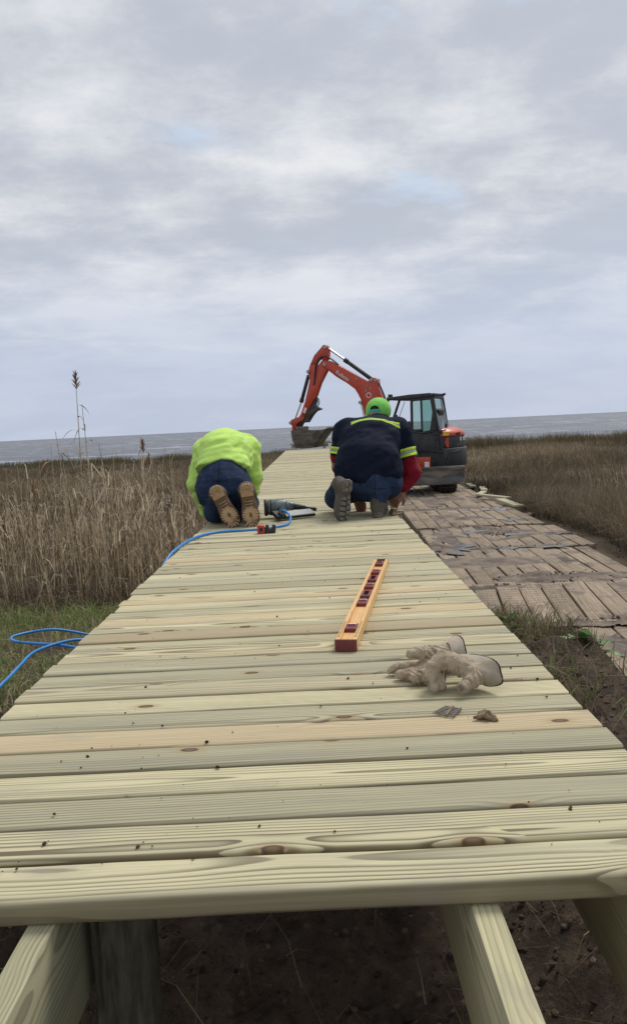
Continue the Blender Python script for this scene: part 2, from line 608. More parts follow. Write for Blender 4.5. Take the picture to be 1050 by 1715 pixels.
def ground_mat():
    m_, b = new_mat('marsh_soil')
    wp = b.n('ShaderNodeNewGeometry').outputs['Position']
    x, y, z = b.xyz(wp)[:3]
    n1 = b.noise(wp, 2.2, 10.0, 0.65)
    n2 = b.noise(wp, 26.0, 8.0, 0.7)
    n3 = b.noise(b.vm('ADD', wp, (5.0, 2.0, 8.0)), 90.0, 4.0, 0.6)
    c = b.mix(b.sm(n1, 0.35, 0.65), (0.046, 0.033, 0.023), (0.118, 0.084, 0.060))
    c = b.mix(b.m('MULTIPLY', b.sm(n2, 0.5, 0.7), 0.6), c, (0.19, 0.138, 0.098))
    c = b.mix(b.m('MULTIPLY', b.sm(n2, 0.48, 0.36), 0.7), c, (0.036, 0.026, 0.019))
    # thatch further out
    th = b.noise(b.vm('MULTIPLY', wp, (1.0, 0.35, 1.0)), 3.0, 8.0, 0.65)
    thc = b.mix(b.sm(th, 0.35, 0.65), (0.085, 0.066, 0.045), (0.165, 0.128, 0.086))
    c = b.mix(b.sm(y, 6.0, 11.0), c, thc)
    hgt = b.m('ADD', n2, b.m('MULTIPLY', n3, 0.35))
    finish(b, c, 0.92, hgt, 0.9, 0.02, spec=0.2)
    return m_


MAT['ground'] = ground_mat()


def attr_mat(name, rough=0.8, trans=0.25, spec=0.2):
    """colour of each leaf, stem or clod from its own tint"""
    m_, b = new_mat(name)
    a = b.n('ShaderNodeAttribute', attribute_name='tint').outputs['Color']
    n = b.noise(b.n('ShaderNodeNewGeometry').outputs['Position'], 35.0, 3.0, 0.6)
    c = b.vm('SCALE', a, b.m('ADD', 0.75, b.m('MULTIPLY', n, 0.5)))
    p = b.n('ShaderNodeBsdfPrincipled', {'Base Color': c, 'Roughness': rough, 'Specular IOR Level': spec})
    if trans > 0:
        t = b.n('ShaderNodeBsdfTranslucent', {'Color': c})
        s = b.n('ShaderNodeMixShader', {0: trans, 1: p.outputs[0], 2: t.outputs[0]})
        b.n('ShaderNodeOutputMaterial', {'Surface': s.outputs[0]})
    else:
        b.n('ShaderNodeOutputMaterial', {'Surface': p.outputs[0]})
    return m_


MAT['blade'] = attr_mat('dry_and_green_blades', trans=0.38)
MAT['clod'] = attr_mat('soil_clods', 0.95, 0.0, 0.15)


def sea_mat():
    m_, b = new_mat('bay_water')
    wp = b.n('ShaderNodeNewGeometry').outputs['Position']
    x, y, z = b.xyz(wp)[:3]
    v = b.comb(b.m('MULTIPLY', x, 0.9), b.m('MULTIPLY', y, 0.11), 0.0)
    n1 = b.noise(v, 0.55, 5.0, 0.62, 0.4)
    n2 = b.noise(v, 0.11, 4.0, 0.6)
    n3 = b.noise(b.comb(b.m('MULTIPLY', x, 0.004), b.m('MULTIPLY', y, 0.012), 0.0), 1.0, 5.0, 0.6)
    c = b.mix(b.sm(n3, 0.35, 0.65), (0.070, 0.076, 0.096), (0.105, 0.112, 0.135))
    foam = b.m('MULTIPLY', b.sm(n1, 0.50, 0.66), b.sm(n2, 0.36, 0.60))
    c = b.mix(b.m('MULTIPLY', foam, 0.30), c, (0.36, 0.38, 0.44))
    c = b.mix(b.m('MULTIPLY', b.sm(z, -1.55, -1.43), 0.5), c, (0.55, 0.57, 0.62))
    h = b.m('ADD', n1, b.m('MULTIPLY', n2, 2.5))
    finish(b, c, 0.38, h, 0.6, 0.3, spec=0.35)
    return m_


MAT['sea'] = sea_mat()


def puddle_mat():
    m_, b = new_mat('standing_water')
    wp = b.n('ShaderNodeNewGeometry').outputs['Position']
    n = b.noise(wp, 7.0, 6.0, 0.6)
    c = b.mix(b.sm(n, 0.4, 0.65), (0.075, 0.065, 0.055), (0.14, 0.12, 0.10))
    finish(b, c, b.m('ADD', 0.10, b.m('MULTIPLY', b.sm(n, 0.42, 0.62), 0.6)), n, 0.25, 0.01, spec=0.6)
    return m_


MAT['puddle'] = puddle_mat()
MUD = (0.15, 0.12, 0.09)
MAT['orange'] = mottled('orange_machine_paint', (0.46, 0.044, 0.013), (0.54, 0.056, 0.016), 3.0, 0.42, 0.05, 0.002, dirt=(0.30, 0.10, 0.05), dirt_amt=0.22, dirt_scale=3.0, extra={'Coat Weight': 0.2})
MAT['black'] = mottled('black_machine_paint', (0.012, 0.013, 0.014), (0.022, 0.023, 0.024), 4.0, 0.48, 0.08, 0.002, dirt=(0.06, 0.055, 0.045), dirt_amt=0.3, dirt_scale=2.5)
MAT['charcoal'] = mottled('charcoal_panel', (0.018, 0.019, 0.021), (0.032, 0.033, 0.036), 4.0, 0.55, 0.08, 0.002, dirt=(0.10, 0.09, 0.075), dirt_amt=0.3, dirt_scale=3.0)
MAT['rubber'] = mottled('black_rubber', (0.012, 0.011, 0.010), (0.03, 0.027, 0.024), 9.0, 0.85, 0.4, 0.006, dirt=(0.11, 0.085, 0.06), dirt_amt=0.55, dirt_scale=4.0)
MAT['chrome'] = mottled('cylinder_rod_chrome', (0.62, 0.63, 0.65), (0.75, 0.76, 0.78), 10.0, 0.25, 0.02, 0.001, metallic=1.0)
MAT['pin'] = mottled('greased_pin_steel', (0.30, 0.27, 0.24), (0.46, 0.42, 0.38), 14.0, 0.5, 0.2, 0.002, metallic=0.4)
MAT['bucket'] = mottled('muddy_bucket_steel', (0.065, 0.057, 0.045), (0.13, 0.112, 0.085), 4.0, 0.7, 0.6, 0.01, dirt=(0.20, 0.165, 0.12), dirt_amt=0.55, dirt_scale=3.2, stretch=(1, 1, 2.2))
MAT['blade_steel'] = mottled('scraped_blade_steel', (0.045, 0.046, 0.048), (0.12, 0.115, 0.11), 3.0, 0.6, 0.4, 0.006, dirt=(0.26, 0.21, 0.16), dirt_amt=0.62, dirt_scale=2.4, stretch=(0.7, 1, 1.8))
MAT['white'] = mottled('white_print', (0.75, 0.75, 0.74), (0.82, 0.82, 0.81), 20.0, 0.5, 0.02, 0.001)
MAT['yellow'] = mottled('yellow_sticker', (0.75, 0.45, 0.02), (0.80, 0.50, 0.04), 20.0, 0.5, 0.02, 0.001)
MAT['seat'] = mottled('dark_seat_vinyl', (0.014, 0.014, 0.015), (0.025, 0.025, 0.026), 12.0, 0.7, 0.1, 0.003)


def glass_mat(name, tint, gloss=0.9):
    m_, b = new_mat(name)
    t = b.n('ShaderNodeBsdfTransparent', {'Color': tint})
    g = b.n('ShaderNodeBsdfGlossy', {'Color': (gloss, gloss, gloss), 'Roughness': 0.03})
    fr = b.n('ShaderNodeFresnel', {'IOR': 1.45})
    n = b.noise(b.n('ShaderNodeTexCoord').outputs['Object'], 3.0, 6.0, 0.6)
    d = b.n('ShaderNodeBsdfDiffuse', {'Color': (0.32, 0.34, 0.32)})
    s = b.n('ShaderNodeMixShader', {0: fr.outputs[0], 1: t.outputs[0], 2: g.outputs[0]})
    s2 = b.n('ShaderNodeMixShader', {0: b.m('MULTIPLY', b.sm(n, 0.5, 0.8), 0.18), 1: s.outputs[0], 2: d.outputs[0]})
    b.n('ShaderNodeOutputMaterial', {'Surface': s2.outputs[0]})
    return m_


MAT['glass'] = glass_mat('tinted_cab_glass', (0.50, 0.68, 0.62))
MAT['vial_glass'] = glass_mat('clear_vial_glass', (0.8, 0.62, 0.62))


def cloth(name, c0, c1, weave=420.0, wear=None, wear_amt=0.0, rough=0.85, fold=16.0, sheen=0.1, spec=0.15, bump=0.35, wear_scale=7.0):
    m_, b = new_mat(name)
    P = b.n('ShaderNodeTexCoord').outputs['Object']
    n1 = b.noise(P, fold, 5.0, 0.6)
    n2 = b.noise(P, weave, 2.0, 0.6)
    c = b.mix(b.sm(n1, 0.3, 0.7), c0, c1)
    c = b.vm('SCALE', c, b.m('ADD', 0.9, b.m('MULTIPLY', n2, 0.2)))
    if wear is not None:
        n3 = b.noise(b.vm('ADD', P, (2.0, 5.0, 1.0)), wear_scale, 6.0, 0.65)
        c = b.mix(b.m('MULTIPLY', b.sm(n3, 0.52, 0.72), wear_amt), c, wear)
    h = b.m('ADD', b.m('MULTIPLY', n1, 1.0), b.m('MULTIPLY', n2, 0.12))
    finish(b, c, rough, h, bump, 0.012, spec=spec, extra={'Sheen Weight': sheen})
    return m_


MAT['hivis'] = cloth('lime_work_shirt', (0.54, 0.80, 0.165), (0.60, 0.86, 0.20), wear=(0.50, 0.70, 0.16), wear_amt=0.25)
MAT['navy'] = cloth('navy_work_shirt', (0.005, 0.008, 0.021), (0.009, 0.013, 0.030), wear=(0.022, 0.028, 0.045), wear_amt=0.25, sheen=0.0)
MAT['denim'] = cloth('dark_blue_denim', (0.014, 0.026, 0.056), (0.030, 0.050, 0.098), wear=(0.05, 0.068, 0.105), wear_amt=0.45, weave=600.0, sheen=0.0)
MAT['denim_dark'] = cloth('denim_seam', (0.004, 0.007, 0.018), (0.009, 0.015, 0.032))
MAT['red'] = cloth('dark_red_sleeve', (0.19, 0.006, 0.014), (0.26, 0.010, 0.022))
MAT['band'] = cloth('lime_tape', (0.55, 0.80, 0.06), (0.60, 0.88, 0.09), fold=30.0)
MAT['silver'] = cloth('grey_reflective_tape', (0.30, 0.32, 0.28), (0.38, 0.40, 0.36), rough=0.5, spec=0.5)
MAT['capgreen'] = cloth('lime_cap_cloth', (0.20, 0.58, 0.10), (0.26, 0.68, 0.14), fold=30.0)
MAT['teal'] = cloth('teal_cap_strap', (0.04, 0.40, 0.34), (0.06, 0.48, 0.42))
MAT['hair'] = mottled('dark_brown_hair', (0.018, 0.012, 0.008), (0.05, 0.034, 0.022), 60.0, 0.7, 0.6, 0.003, stretch=(1, 1, 0.2))
MAT['skin'] = mottled('weathered_skin', (0.30, 0.145, 0.085), (0.37, 0.19, 0.12), 25.0, 0.55, 0.15, 0.002)
MAT['tan_sole'] = mottled('tan_boot_sole', (0.13, 0.078, 0.044), (0.20, 0.125, 0.07), 22.0, 0.85, 0.4, 0.004, dirt=(0.10, 0.06, 0.035), dirt_amt=0.55, dirt_scale=9.0)
MAT['tan_lug'] = mottled('tan_boot_lugs', (0.40, 0.265, 0.145), (0.50, 0.34, 0.19), 30.0, 0.85, 0.4, 0.003, dirt=(0.20, 0.13, 0.075), dirt_amt=0.3, dirt_scale=12.0)
MAT['brown_boot'] = mottled('brown_boot_leather', (0.065, 0.036, 0.02), (0.12, 0.07, 0.04), 14.0, 0.75, 0.35, 0.004)
MAT['grey_sole'] = mottled('grey_boot_sole', (0.075, 0.066, 0.056), (0.14, 0.125, 0.105), 22.0, 0.85, 0.5, 0.004, dirt=(0.20, 0.17, 0.135), dirt_amt=0.4, dirt_scale=9.0)
MAT['grey_lug'] = mottled('grey_boot_lugs', (0.13, 0.117, 0.10), (0.20, 0.18, 0.155), 26.0, 0.85, 0.4, 0.004, dirt=(0.27, 0.15, 0.075), dirt_amt=0.2, dirt_scale=8.0)
MAT['grey_boot'] = mottled('grey_brown_boot_leather', (0.075, 0.062, 0.05), (0.13, 0.108, 0.088), 16.0, 0.85, 0.4, 0.004, dirt=(0.20, 0.165, 0.13), dirt_amt=0.3, dirt_scale=6.0)
MAT['suede'] = cloth('beige_glove_suede', (0.36, 0.285, 0.195), (0.50, 0.41, 0.295), weave=260.0, wear=(0.13, 0.095, 0.066), wear_amt=0.9, wear_scale=21.0, fold=55.0, sheen=0.1, bump=0.9)
MAT['cuff'] = cloth('pale_glove_cuff', (0.36, 0.31, 0.24), (0.46, 0.40, 0.315), weave=500.0, wear=(0.27, 0.21, 0.15), wear_amt=0.4, fold=24.0)
MAT['trim'] = cloth('brown_glove_binding', (0.045, 0.03, 0.02), (0.07, 0.05, 0.035))
MAT['level'] = mottled('orange_lacquered_wood', (0.70, 0.40, 0.14), (0.76, 0.48, 0.20), 6.0, 0.45, 0.1, 0.001, stretch=(14, 1, 14), dirt=(0.45, 0.22, 0.09), dirt_amt=0.25, dirt_scale=6.0)
MAT['maroon'] = mottled('maroon_plastic', (0.16, 0.018, 0.02), (0.22, 0.03, 0.032), 20.0, 0.4, 0.1, 0.001, dirt=(0.13, 0.075, 0.06), dirt_amt=0.3, dirt_scale=12.0)
MAT['endcap'] = mottled('worn_maroon_end', (0.13, 0.022, 0.02), (0.19, 0.04, 0.035), 30.0, 0.6, 0.3, 0.002, dirt=(0.15, 0.12, 0.10), dirt_amt=0.6, dirt_scale=16.0)
MAT['print'] = mottled('dark_scale_print', (0.03, 0.025, 0.02), (0.05, 0.04, 0.03), 20.0, 0.6, 0.0)
MAT['hose'] = mottled('blue_air_hose', (0.018, 0.20, 0.56), (0.03, 0.26, 0.66), 14.0, 0.4, 0.05, 0.001, dirt=(0.08, 0.15, 0.28), dirt_amt=0.2, dirt_scale=10.0)
MAT['gun_grey'] = mottled('teal_grey_tool_metal', (0.08, 0.11, 0.11), (0.20, 0.245, 0.24), 20.0, 0.4, 0.1, 0.001, metallic=0.3, dirt=(0.06, 0.06, 0.055), dirt_amt=0.3, dirt_scale=14.0)
MAT['gun_black'] = mottled('black_tool_plastic', (0.010, 0.010, 0.011), (0.022, 0.022, 0.023), 20.0, 0.5, 0.1, 0.001)
MAT['alu'] = mottled('scratched_aluminium', (0.34, 0.335, 0.33), (0.46, 0.455, 0.45), 30.0, 0.5, 0.1, 0.001, metallic=0.1, stretch=(1, 6, 1))
MAT['tool_red'] = mottled('red_tool_plastic', (0.45, 0.025, 0.018), (0.55, 0.04, 0.03), 20.0, 0.4, 0.05, 0.001)
MAT['nail'] = mottled('dull_nail_steel', (0.17, 0.155, 0.135), (0.29, 0.265, 0.235), 60.0, 0.5, 0.1, 0.0005, metallic=0.6)
MAT['lump'] = mottled('dry_mud_lump', (0.15, 0.105, 0.06), (0.25, 0.185, 0.11), 60.0, 0.9, 0.6, 0.004)
MAT['plume'] = mottled('rusty_seed_plume', (0.20, 0.105, 0.045), (0.30, 0.17, 0.08), 60.0, 0.9, 0.6, 0.006)
MAT['reed'] = mottled('dry_reed_stem', (0.40, 0.31, 0.20), (0.54, 0.44, 0.30), 6.0, 0.75, 0.2, 0.002, stretch=(4, 4, 0.6))
MAT['reed_leaf'] = mottled('dry_reed_leaf', (0.15, 0.11, 0.07), (0.34, 0.265, 0.17), 5.0, 0.8, 0.2, 0.002)
MAT['weed'] = mottled('weed_leaf', (0.085, 0.19, 0.045), (0.15, 0.28, 0.075), 30.0, 0.55, 0.3, 0.003)
MAT['brass'] = mottled('dull_brass', (0.30, 0.25, 0.13), (0.42, 0.36, 0.2), 30.0, 0.45, 0.1, 0.001, metallic=0.8)

# ================================================================== the setting
def smooth(t, a, b):
    t = np.clip((np.asarray(t, float) - a) / (b - a), 0, 1)
    return t * t * (3 - 2 * t)


def ground_z(x, y):
    """height of bare soil: a dug bank at the land end that runs down to the marsh floor"""
    x = np.asarray(x, float)
    y = np.asarray(y, float)
    left = -0.47 - 0.76 * smooth(y, 2.4, 8.2)
    right = (-0.40 - 0.92 * smooth(y, 3.1, 7.2))
    rf = smooth(x, 1.12, 1.62)
    right = right * (1 - rf) + np.minimum(right, -1.34 + 0.10 * smooth(x, 3.9, 5.2)) * rf
    mid = -0.60 - 0.69 * smooth(y, 2.0, 7.0)
    a = smooth(x, -0.95, -0.66)
    z = left * (1 - a) + mid * a
    b_ = smooth(x, 0.42, 0.72)
    z = z * (1 - b_) + right * b_
    z = z + 0.05 * fbm(x * 0.9, y * 0.9, 3.0) * (1 - smooth(y, 14, 30) * 0.3) * (1 - 0.8 * smooth(x, 1.3, 1.7) * (1 - smooth(x, 3.7, 4.4)))
    z = z - 2.2 * smooth(y + 1.5 * fbm(x * 0.06, y * 0.02, 9.0), 54.5, 66)
    return z


def grid_lines(fine0, fine1, step, far0, far1, n):
    mid = np.arange(fine0, fine1 + step / 2, step)
    g1 = fine1 + (far1 - fine1) * (np.arange(1, n + 1) / n) ** 2.2
    g0 = fine0 - (fine0 - far0) * (np.arange(1, n + 1) / n) ** 2.2
    return np.concatenate([g0[::-1], mid, g1])


gx = grid_lines(-2.4, 2.4, 0.03, -260, 260, 90)
gy = np.concatenate([np.linspace(-30, 0.6, 30, endpoint=False), np.arange(0.6, 5.0, 0.03), 5.0 + (85 - 5.0) * (np.arange(0, 170) / 169.0) ** 1.7])
GX, GY = np.meshgrid(gx, gy, indexing='ij')
GZ = ground_z(GX, GY)
near = (1 - smooth(GY, 4.0, 7.0)) * (1 - smooth(np.abs(GX), 2.2, 3.5))
GZ = GZ + near * (0.075 * fbm(GX * 5, GY * 5, 1.0) + 0.050 * fbm(GX * 15, GY * 15, 2.0, 4))
nX, nY = GX.shape
ids = np.arange(nX * nY).reshape(nX, nY)
q = np.stack([ids[:-1, :-1], ids[1:, :-1], ids[1:, 1:], ids[:-1, 1:]], -1).reshape(-1, 4)
ground = link('ground', np_mesh('ground', np.stack([GX, GY, GZ], -1).reshape(-1, 3), q.ravel(), np.full(len(q), 4), True, (MAT['ground'],)))
tag(ground, kind='structure')

# the bay: low wind waves in real relief out to the horizon
ra = np.concatenate([np.geomspace(50, 1600, 420), np.geomspace(1700, 9500, 24)])
aa = np.radians(np.linspace(-80, 80, 900))
RA, AA = np.meshgrid(ra, aa, indexing='ij')
WX, WY = RA * np.sin(AA), RA * np.cos(AA)
fade = 1 - smooth(RA, 700, 1500)
WH = 0.34 * fbm(WX * 0.10, WY * 0.22, 1.5, 3) + 0.16 * fbm(WX * 0.45 + 0.2 * WY, WY * 0.8, 4.0, 3)
WZ = -1.62 + WH * fade
ids = np.arange(RA.size).reshape(RA.shape)
q = np.stack([ids[:-1, :-1], ids[:-1, 1:], ids[1:, 1:], ids[1:, :-1]], -1).reshape(-1, 4)[:, ::-1]
sea = link('sea_water', np_mesh('sea_water', np.stack([WX, WY, WZ], -1).reshape(-1, 3), q.ravel(), np.full(len(q), 4), True, (MAT['sea'],)))
tag(sea, kind='structure')

# ================================================================== boardwalk
DX0, DX1, DY0, DY1 = -0.712, 0.532, 0.948, 20.62
PITCH_B = 0.0963
boardwalk = empty('boardwalk', (0, 0, 0))
tag(boardwalk, 'long narrow boardwalk of new pale green treated pine planks', 'boardwalk')


def plank_mesh(w_, t_, L_, r_, seg=3, cuts=1, wob=0.0):
    """board along x with eased edges; top at z = 0"""
    prof = []
    for (cy, cz, a0) in ((w_ / 2 - r_, -r_, 0), (-w_ / 2 + r_, -r_, 90), (-w_ / 2 + r_, -t_ + r_, 180), (w_ / 2 - r_, -t_ + r_, 270)):
        for k in range(seg + 1):
            a = rad(a0 + 90 * k / seg)
            prof.append((cy + r_ * math.cos(a), cz + r_ * math.sin(a)))
    n = len(prof)
    vs, fs = [], []
    for i in range(cuts + 1):
        x = -L_ / 2 + L_ * i / cuts
        for (py, pz) in prof:
            d = wob * float(fbm(x * 4.0, py * 20 + 3.0, pz * 20, 3)) if wob else 0.0
            e = wob * float(fbm(x * 5.0, py * 20 + 9.0, pz * 20, 3)) if wob else 0.0
            vs.append((x, py + d, pz + e))
    for i in range(cuts):
        for k in range(n):
            fs.append((i * n + k, i * n + (k + 1) % n, (i + 1) * n + (k + 1) % n, (i + 1) * n + k)[::-1])
    fs += [tuple(range(n)), tuple(range(cuts * n, cuts * n + n))[::-1]]
    me = bpy.data.meshes.new('plank')
    me.from_pydata(vs, [], fs)
    bm = bmesh.new()
    bm.from_mesh(me)
    bmesh.ops.recalc_face_normals(bm, faces=bm.faces)
    bm.to_mesh(me)
    bm.free()
    me.polygons.foreach_set('use_smooth', np.ones(len(me.polygons), bool))
    try:
        me.set_sharp_from_angle(angle=rad(50))
    except Exception:
        pass
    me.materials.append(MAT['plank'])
    return me


PL_LO = plank_mesh(0.0880, 0.038, 1.244, 0.0065, 2)
PL_MID = [plank_mesh(0.0880 + dw, 0.038, 1.244, 0.0070, 4, 24, 0.0016) for dw in (0.0, 0.001, -0.001, 0.0005)]
PL_FRONT = plank_mesh(0.0885, 0.040, 1.26, 0.012, 5, 60, 0.003)
n_pl = int((DY1 - DY0) / PITCH_B)
for i in range(n_pl):
    y = DY0 + 0.0447 + i * PITCH_B + (float(np.clip(rng.normal(), -2, 2)) * 0.0013)
    me = PL_FRONT if i == 0 else (PL_MID[i % 4] if i < 34 else PL_LO)
    o = link('plank', me, boardwalk)
    s = 1.0 + (rng.uniform(-0.003, 0.005))
    o.location = ((DX0 + DX1) / 2 + rng.normal() * 0.0022, y, rng.normal() * 0.0014 - 0.0005)
    o.rotation_euler = (rng.normal() * 0.006, rng.normal() * 0.0008, rng.normal() * 0.0017 * (1 if i else 0))
    o.scale = (s, 1, 1)


def timber(w_, h_, L_):
    b_ = MB().box((0, L_ / 2, -h_ / 2), (w_, L_, h_))
    return b_


for (x, y0, y1) in ((-0.389, 0.30, 9.0), (0.199, 0.28, 9.0), (0.425, 0.28, 9.0)):
    o = timber(0.039, 0.187, y1 - y0).build('joist', MAT['joist'], boardwalk, bevel=0.003, smooth=True)
    o.location = (x, y0, -0.0405)
    o2 = timber(0.039, 0.187, 20.5 - 9.01).build('joist', MAT['joist'], boardwalk, bevel=0.003, smooth=True)
    o2.location = (x, 9.01, -0.0405)
# the notched pile beside the near joist and its fellows further on
def post_mesh(h_):
    b_ = MB()
    n = 20
    rings = 9
    vs, fs = [], []
    for j in range(rings):
        zz = -h_ * j / (rings - 1)
        for k in range(n):
            a = 2 * math.pi * k / n
            r_ = 0.0455 / (abs(math.cos(a)) ** 7 + abs(math.sin(a)) ** 7) ** (1 / 7) + 0.005 * float(fbm(math.cos(a) * 2, math.sin(a) * 2, zz * 3))
            vs.append((r_ * math.cos(a), r_ * math.sin(a), zz))
    for j in range(rings - 1):
        for k in range(n):
            fs.append((j * n + k, j * n + (k + 1) % n, (j + 1) * n + (k + 1) % n, (j + 1) * n + k))
    fs += [tuple(range(n)), tuple(range((rings - 1) * n, rings * n))[::-1]]
    return b_.add(vs, fs)


for (x, y) in ((-0.316, 1.085), (0.10, 3.3), (-0.316, 3.3), (-0.316, 5.7), (0.10, 5.7), (-0.316, 8.2), (0.10, 8.2), (-0.316, 10.8), (0.10, 10.8), (-0.316, 13.4), (0.10, 13.4), (-0.316, 16.0), (0.10, 16.0), (-0.316, 18.6), (0.10, 18.6)):
    zt = -0.045
    o = post_mesh(1.45).build('post', MAT['post'], boardwalk, smooth=True)
    o.location = (x, y, zt)
    o.rotation_euler = (0, 0, rng.uniform(0, 0.3))

# ================================================================== timber mats of the haul road
def matboard_mesh(w_, t_, L_):
    return MB().box((0, 0, -t_ / 2), (w_, L_, t_))


MATS = [  # x0, x1, y0, y1, yaw deg, z, boards
    (1.25, 3.72, 3.35, 6.72, -6.5, -1.245, 9),
    (1.55, 3.90, 6.55, 8.22, -9.0, -1.215, 10),
    (1.62, 3.72, 8.05, 10.78, -3.2, -1.255, 10),
    (1.72, 4.02, 10.95, 13.15, -2.6, -1.262, 10),
    (1.76, 4.00, 13.22, 15.90, -1.8, -1.252, 10),
    (1.80, 4.05, 16.00, 20.55, -2.4, -1.252, 10),
    (1.95, 4.20, 20.65, 25.30, -2.4, -1.255, 10),
]
mat_desc = ["nearest muddy timber mat beside the dug bank", "short skewed mud caked timber mat just beyond the nearest one",
            "third muddy timber mat with clear long seams", "wet timber mat between two puddled joints", "muddy timber mat with puddles at its marsh edge",
            "long timber mat under the excavator blade", "farthest timber mat under the excavator tracks"]
for k, (x0, x1, y0, y1, yw, z, nb) in enumerate(MATS):
    r_ = empty('timber_mat', ((x0 + x1) / 2, (y0 + y1) / 2, z), rad(yw))
    tag(r_, mat_desc[k], 'timber mat', 'timber mats of the temporary haul road')
    pw = (x1 - x0) / nb
    me0 = matboard_mesh(pw - 0.016, 0.11, y1 - y0)
    base = me0.build('mat_board', MAT['matboard'], r_, bevel=0.012, smooth=True)
    for i in range(nb):
        o = base if i == 0 else base.copy()
        if i:
            col.objects.link(o)
            o.parent = r_
        o.location = (-(x1 - x0) / 2 + pw * (i + 0.5) + rng.normal() * 0.006, rng.normal() * 0.03, rng.normal() * 0.006)
        o.rotation_euler = (rng.normal() * 0.003, rng.normal() * 0.018, rng.normal() * 0.003)

# pale boards thrown down along the far edge of the mats
lb = [(4.27, 21.0, 0.16, 1.2, 6, 'farthest pale board on the mat edge, partly behind the excavator track'),
      (4.33, 19.75, 0.16, 1.05, 9, 'second farthest pale board on the mat edge past the excavator track'),
      (4.02, 18.55, 0.15, 0.95, 20, 'middle one of the pale boards on the mat edge'),
      (4.06, 17.35, 0.15, 1.0, -24, 'pale board lying askew over the next one on the mat edge'),
      (4.10, 16.2, 0.20, 1.35, -3, 'nearest and widest pale board on the mat edge')]
for (x, y, w_, L_, a, d) in lb:
    o = MB().box((0, 0, 0), (w_, L_, 0.042)).build('loose_board', MAT['paleboard'], bevel=0.004, smooth=True)
    o.location = (x, y, -1.20 + (0.03 if a == -24 else 0))
    o.rotation_euler = (rng.normal() * 0.01, rng.normal() * 0.04 + 0.02, rad(-a))
    tag(o, d, 'board', 'pale boards along the mat edge')

# puddles on the joints and beside the mats
def puddle(x, y, rx, ry, z, seed):
    n = 40
    vs = []
    for k in range(n):
        a = 2 * math.pi * k / n
        f = max(0.15, 0.85 + 1.7 * float(fbm(math.cos(a) * 2.4 + seed, math.sin(a) * 2.4, seed, 5)))
        vs.append((x + rx * f * math.cos(a), y + ry * f * math.sin(a), z))
    vs.append((x, y, z))
    o = MB().add(vs, [(k, (k + 1) % n, n) for k in range(n)]).build('puddle', MAT['puddle'])
    tag(o, kind='structure')


PUD = [(3.55, 13.75, 0.22, 0.24, -1.236, 1), (3.30, 12.1, 0.24, 0.15, -1.246, 2), (3.80, 12.0, 0.2, 0.18, -1.246, 3), (1.95, 10.95, 0.28, 0.35, -1.240, 4),
       (2.72, 10.82, 0.30, 0.13, -1.238, 5), (3.32, 10.72, 0.22, 0.12, -1.238, 6), (3.70, 15.55, 0.22, 0.3, -1.238, 8),
       (2.55, 12.55, 0.22, 0.18, -1.247, 9), (2.9, 14.2, 0.3, 0.14, -1.24, 14)]
for p in PUD:
    puddle(*p)

# ---- clods, joined: nobody could count them
ICO = None


def ico():
    global ICO
    if ICO is None:
        bm = bmesh.new()
        bmesh.ops.create_icosphere(bm, subdivisions=1, radius=1)
        v = np.array([tuple(p.co) for p in bm.verts])
        f = np.array([[p.index for p in q_.verts] for q_ in bm.faces])
        bm.free()
        ICO = (v, f)
    return ICO


def clods(name, pos, size, tint, kind='stuff', squash=0.65):
    v, f = ico()
    n = len(pos)
    jit = 1 + 0.45 * (rng.random((n, len(v), 1)) - 0.5)
    V = v[None] * jit * size[:, None, None] * np.array([1, 1, squash])[None, None]
    a = rng.random(n) * 6.28
    ca, sa = np.cos(a), np.sin(a)
    X = V[..., 0] * ca[:, None] - V[..., 1] * sa[:, None] * 0.8
    Y = V[..., 0] * sa[:, None] + V[..., 1] * ca[:, None] * 0.8
    P = np.stack([X, Y, V[..., 2]], -1) + pos[:, None]
    F = f[None] + (np.arange(n) * len(v))[:, None, None]
    T = np.repeat(tint[:, None], len(v), 1).reshape(-1, 3)
    me = np_mesh(name, P.reshape(-1, 3), F.ravel(), np.full(n * len(f), 3), False, (MAT['clod'],), T)
    return tag(link(name, me), kind=kind)


def dirt_tint(n, lo=(0.048, 0.035, 0.025), hi=(0.19, 0.138, 0.098)):
    t = rng.random((n, 1)) ** 1.4
    return np.array(lo) * (1 - t) + np.array(hi) * t


n = 26000
cx = rng.uniform(-2.3, 1.75, n)
cy = 0.7 + 5.0 * rng.random(n) ** 1.4
keep = ~((cx < -0.75) & (cy > 2.9)) & ~((cx > 1.5) & (cy > 3.0))
cx, cy = cx[keep], cy[keep]
n = len(cx)
cs = 0.0025 + 0.010 * rng.random(n) ** 5
cz = ground_z(cx, cy) + 0.075 * fbm(cx * 5, cy * 5, 1.0) + 0.050 * fbm(cx * 15, cy * 15, 2.0, 4) + cs * 0.25
clods('soil_clods', np.stack([cx, cy, cz], 1), cs, dirt_tint(n, (0.04, 0.029, 0.021), (0.15, 0.108, 0.077)))
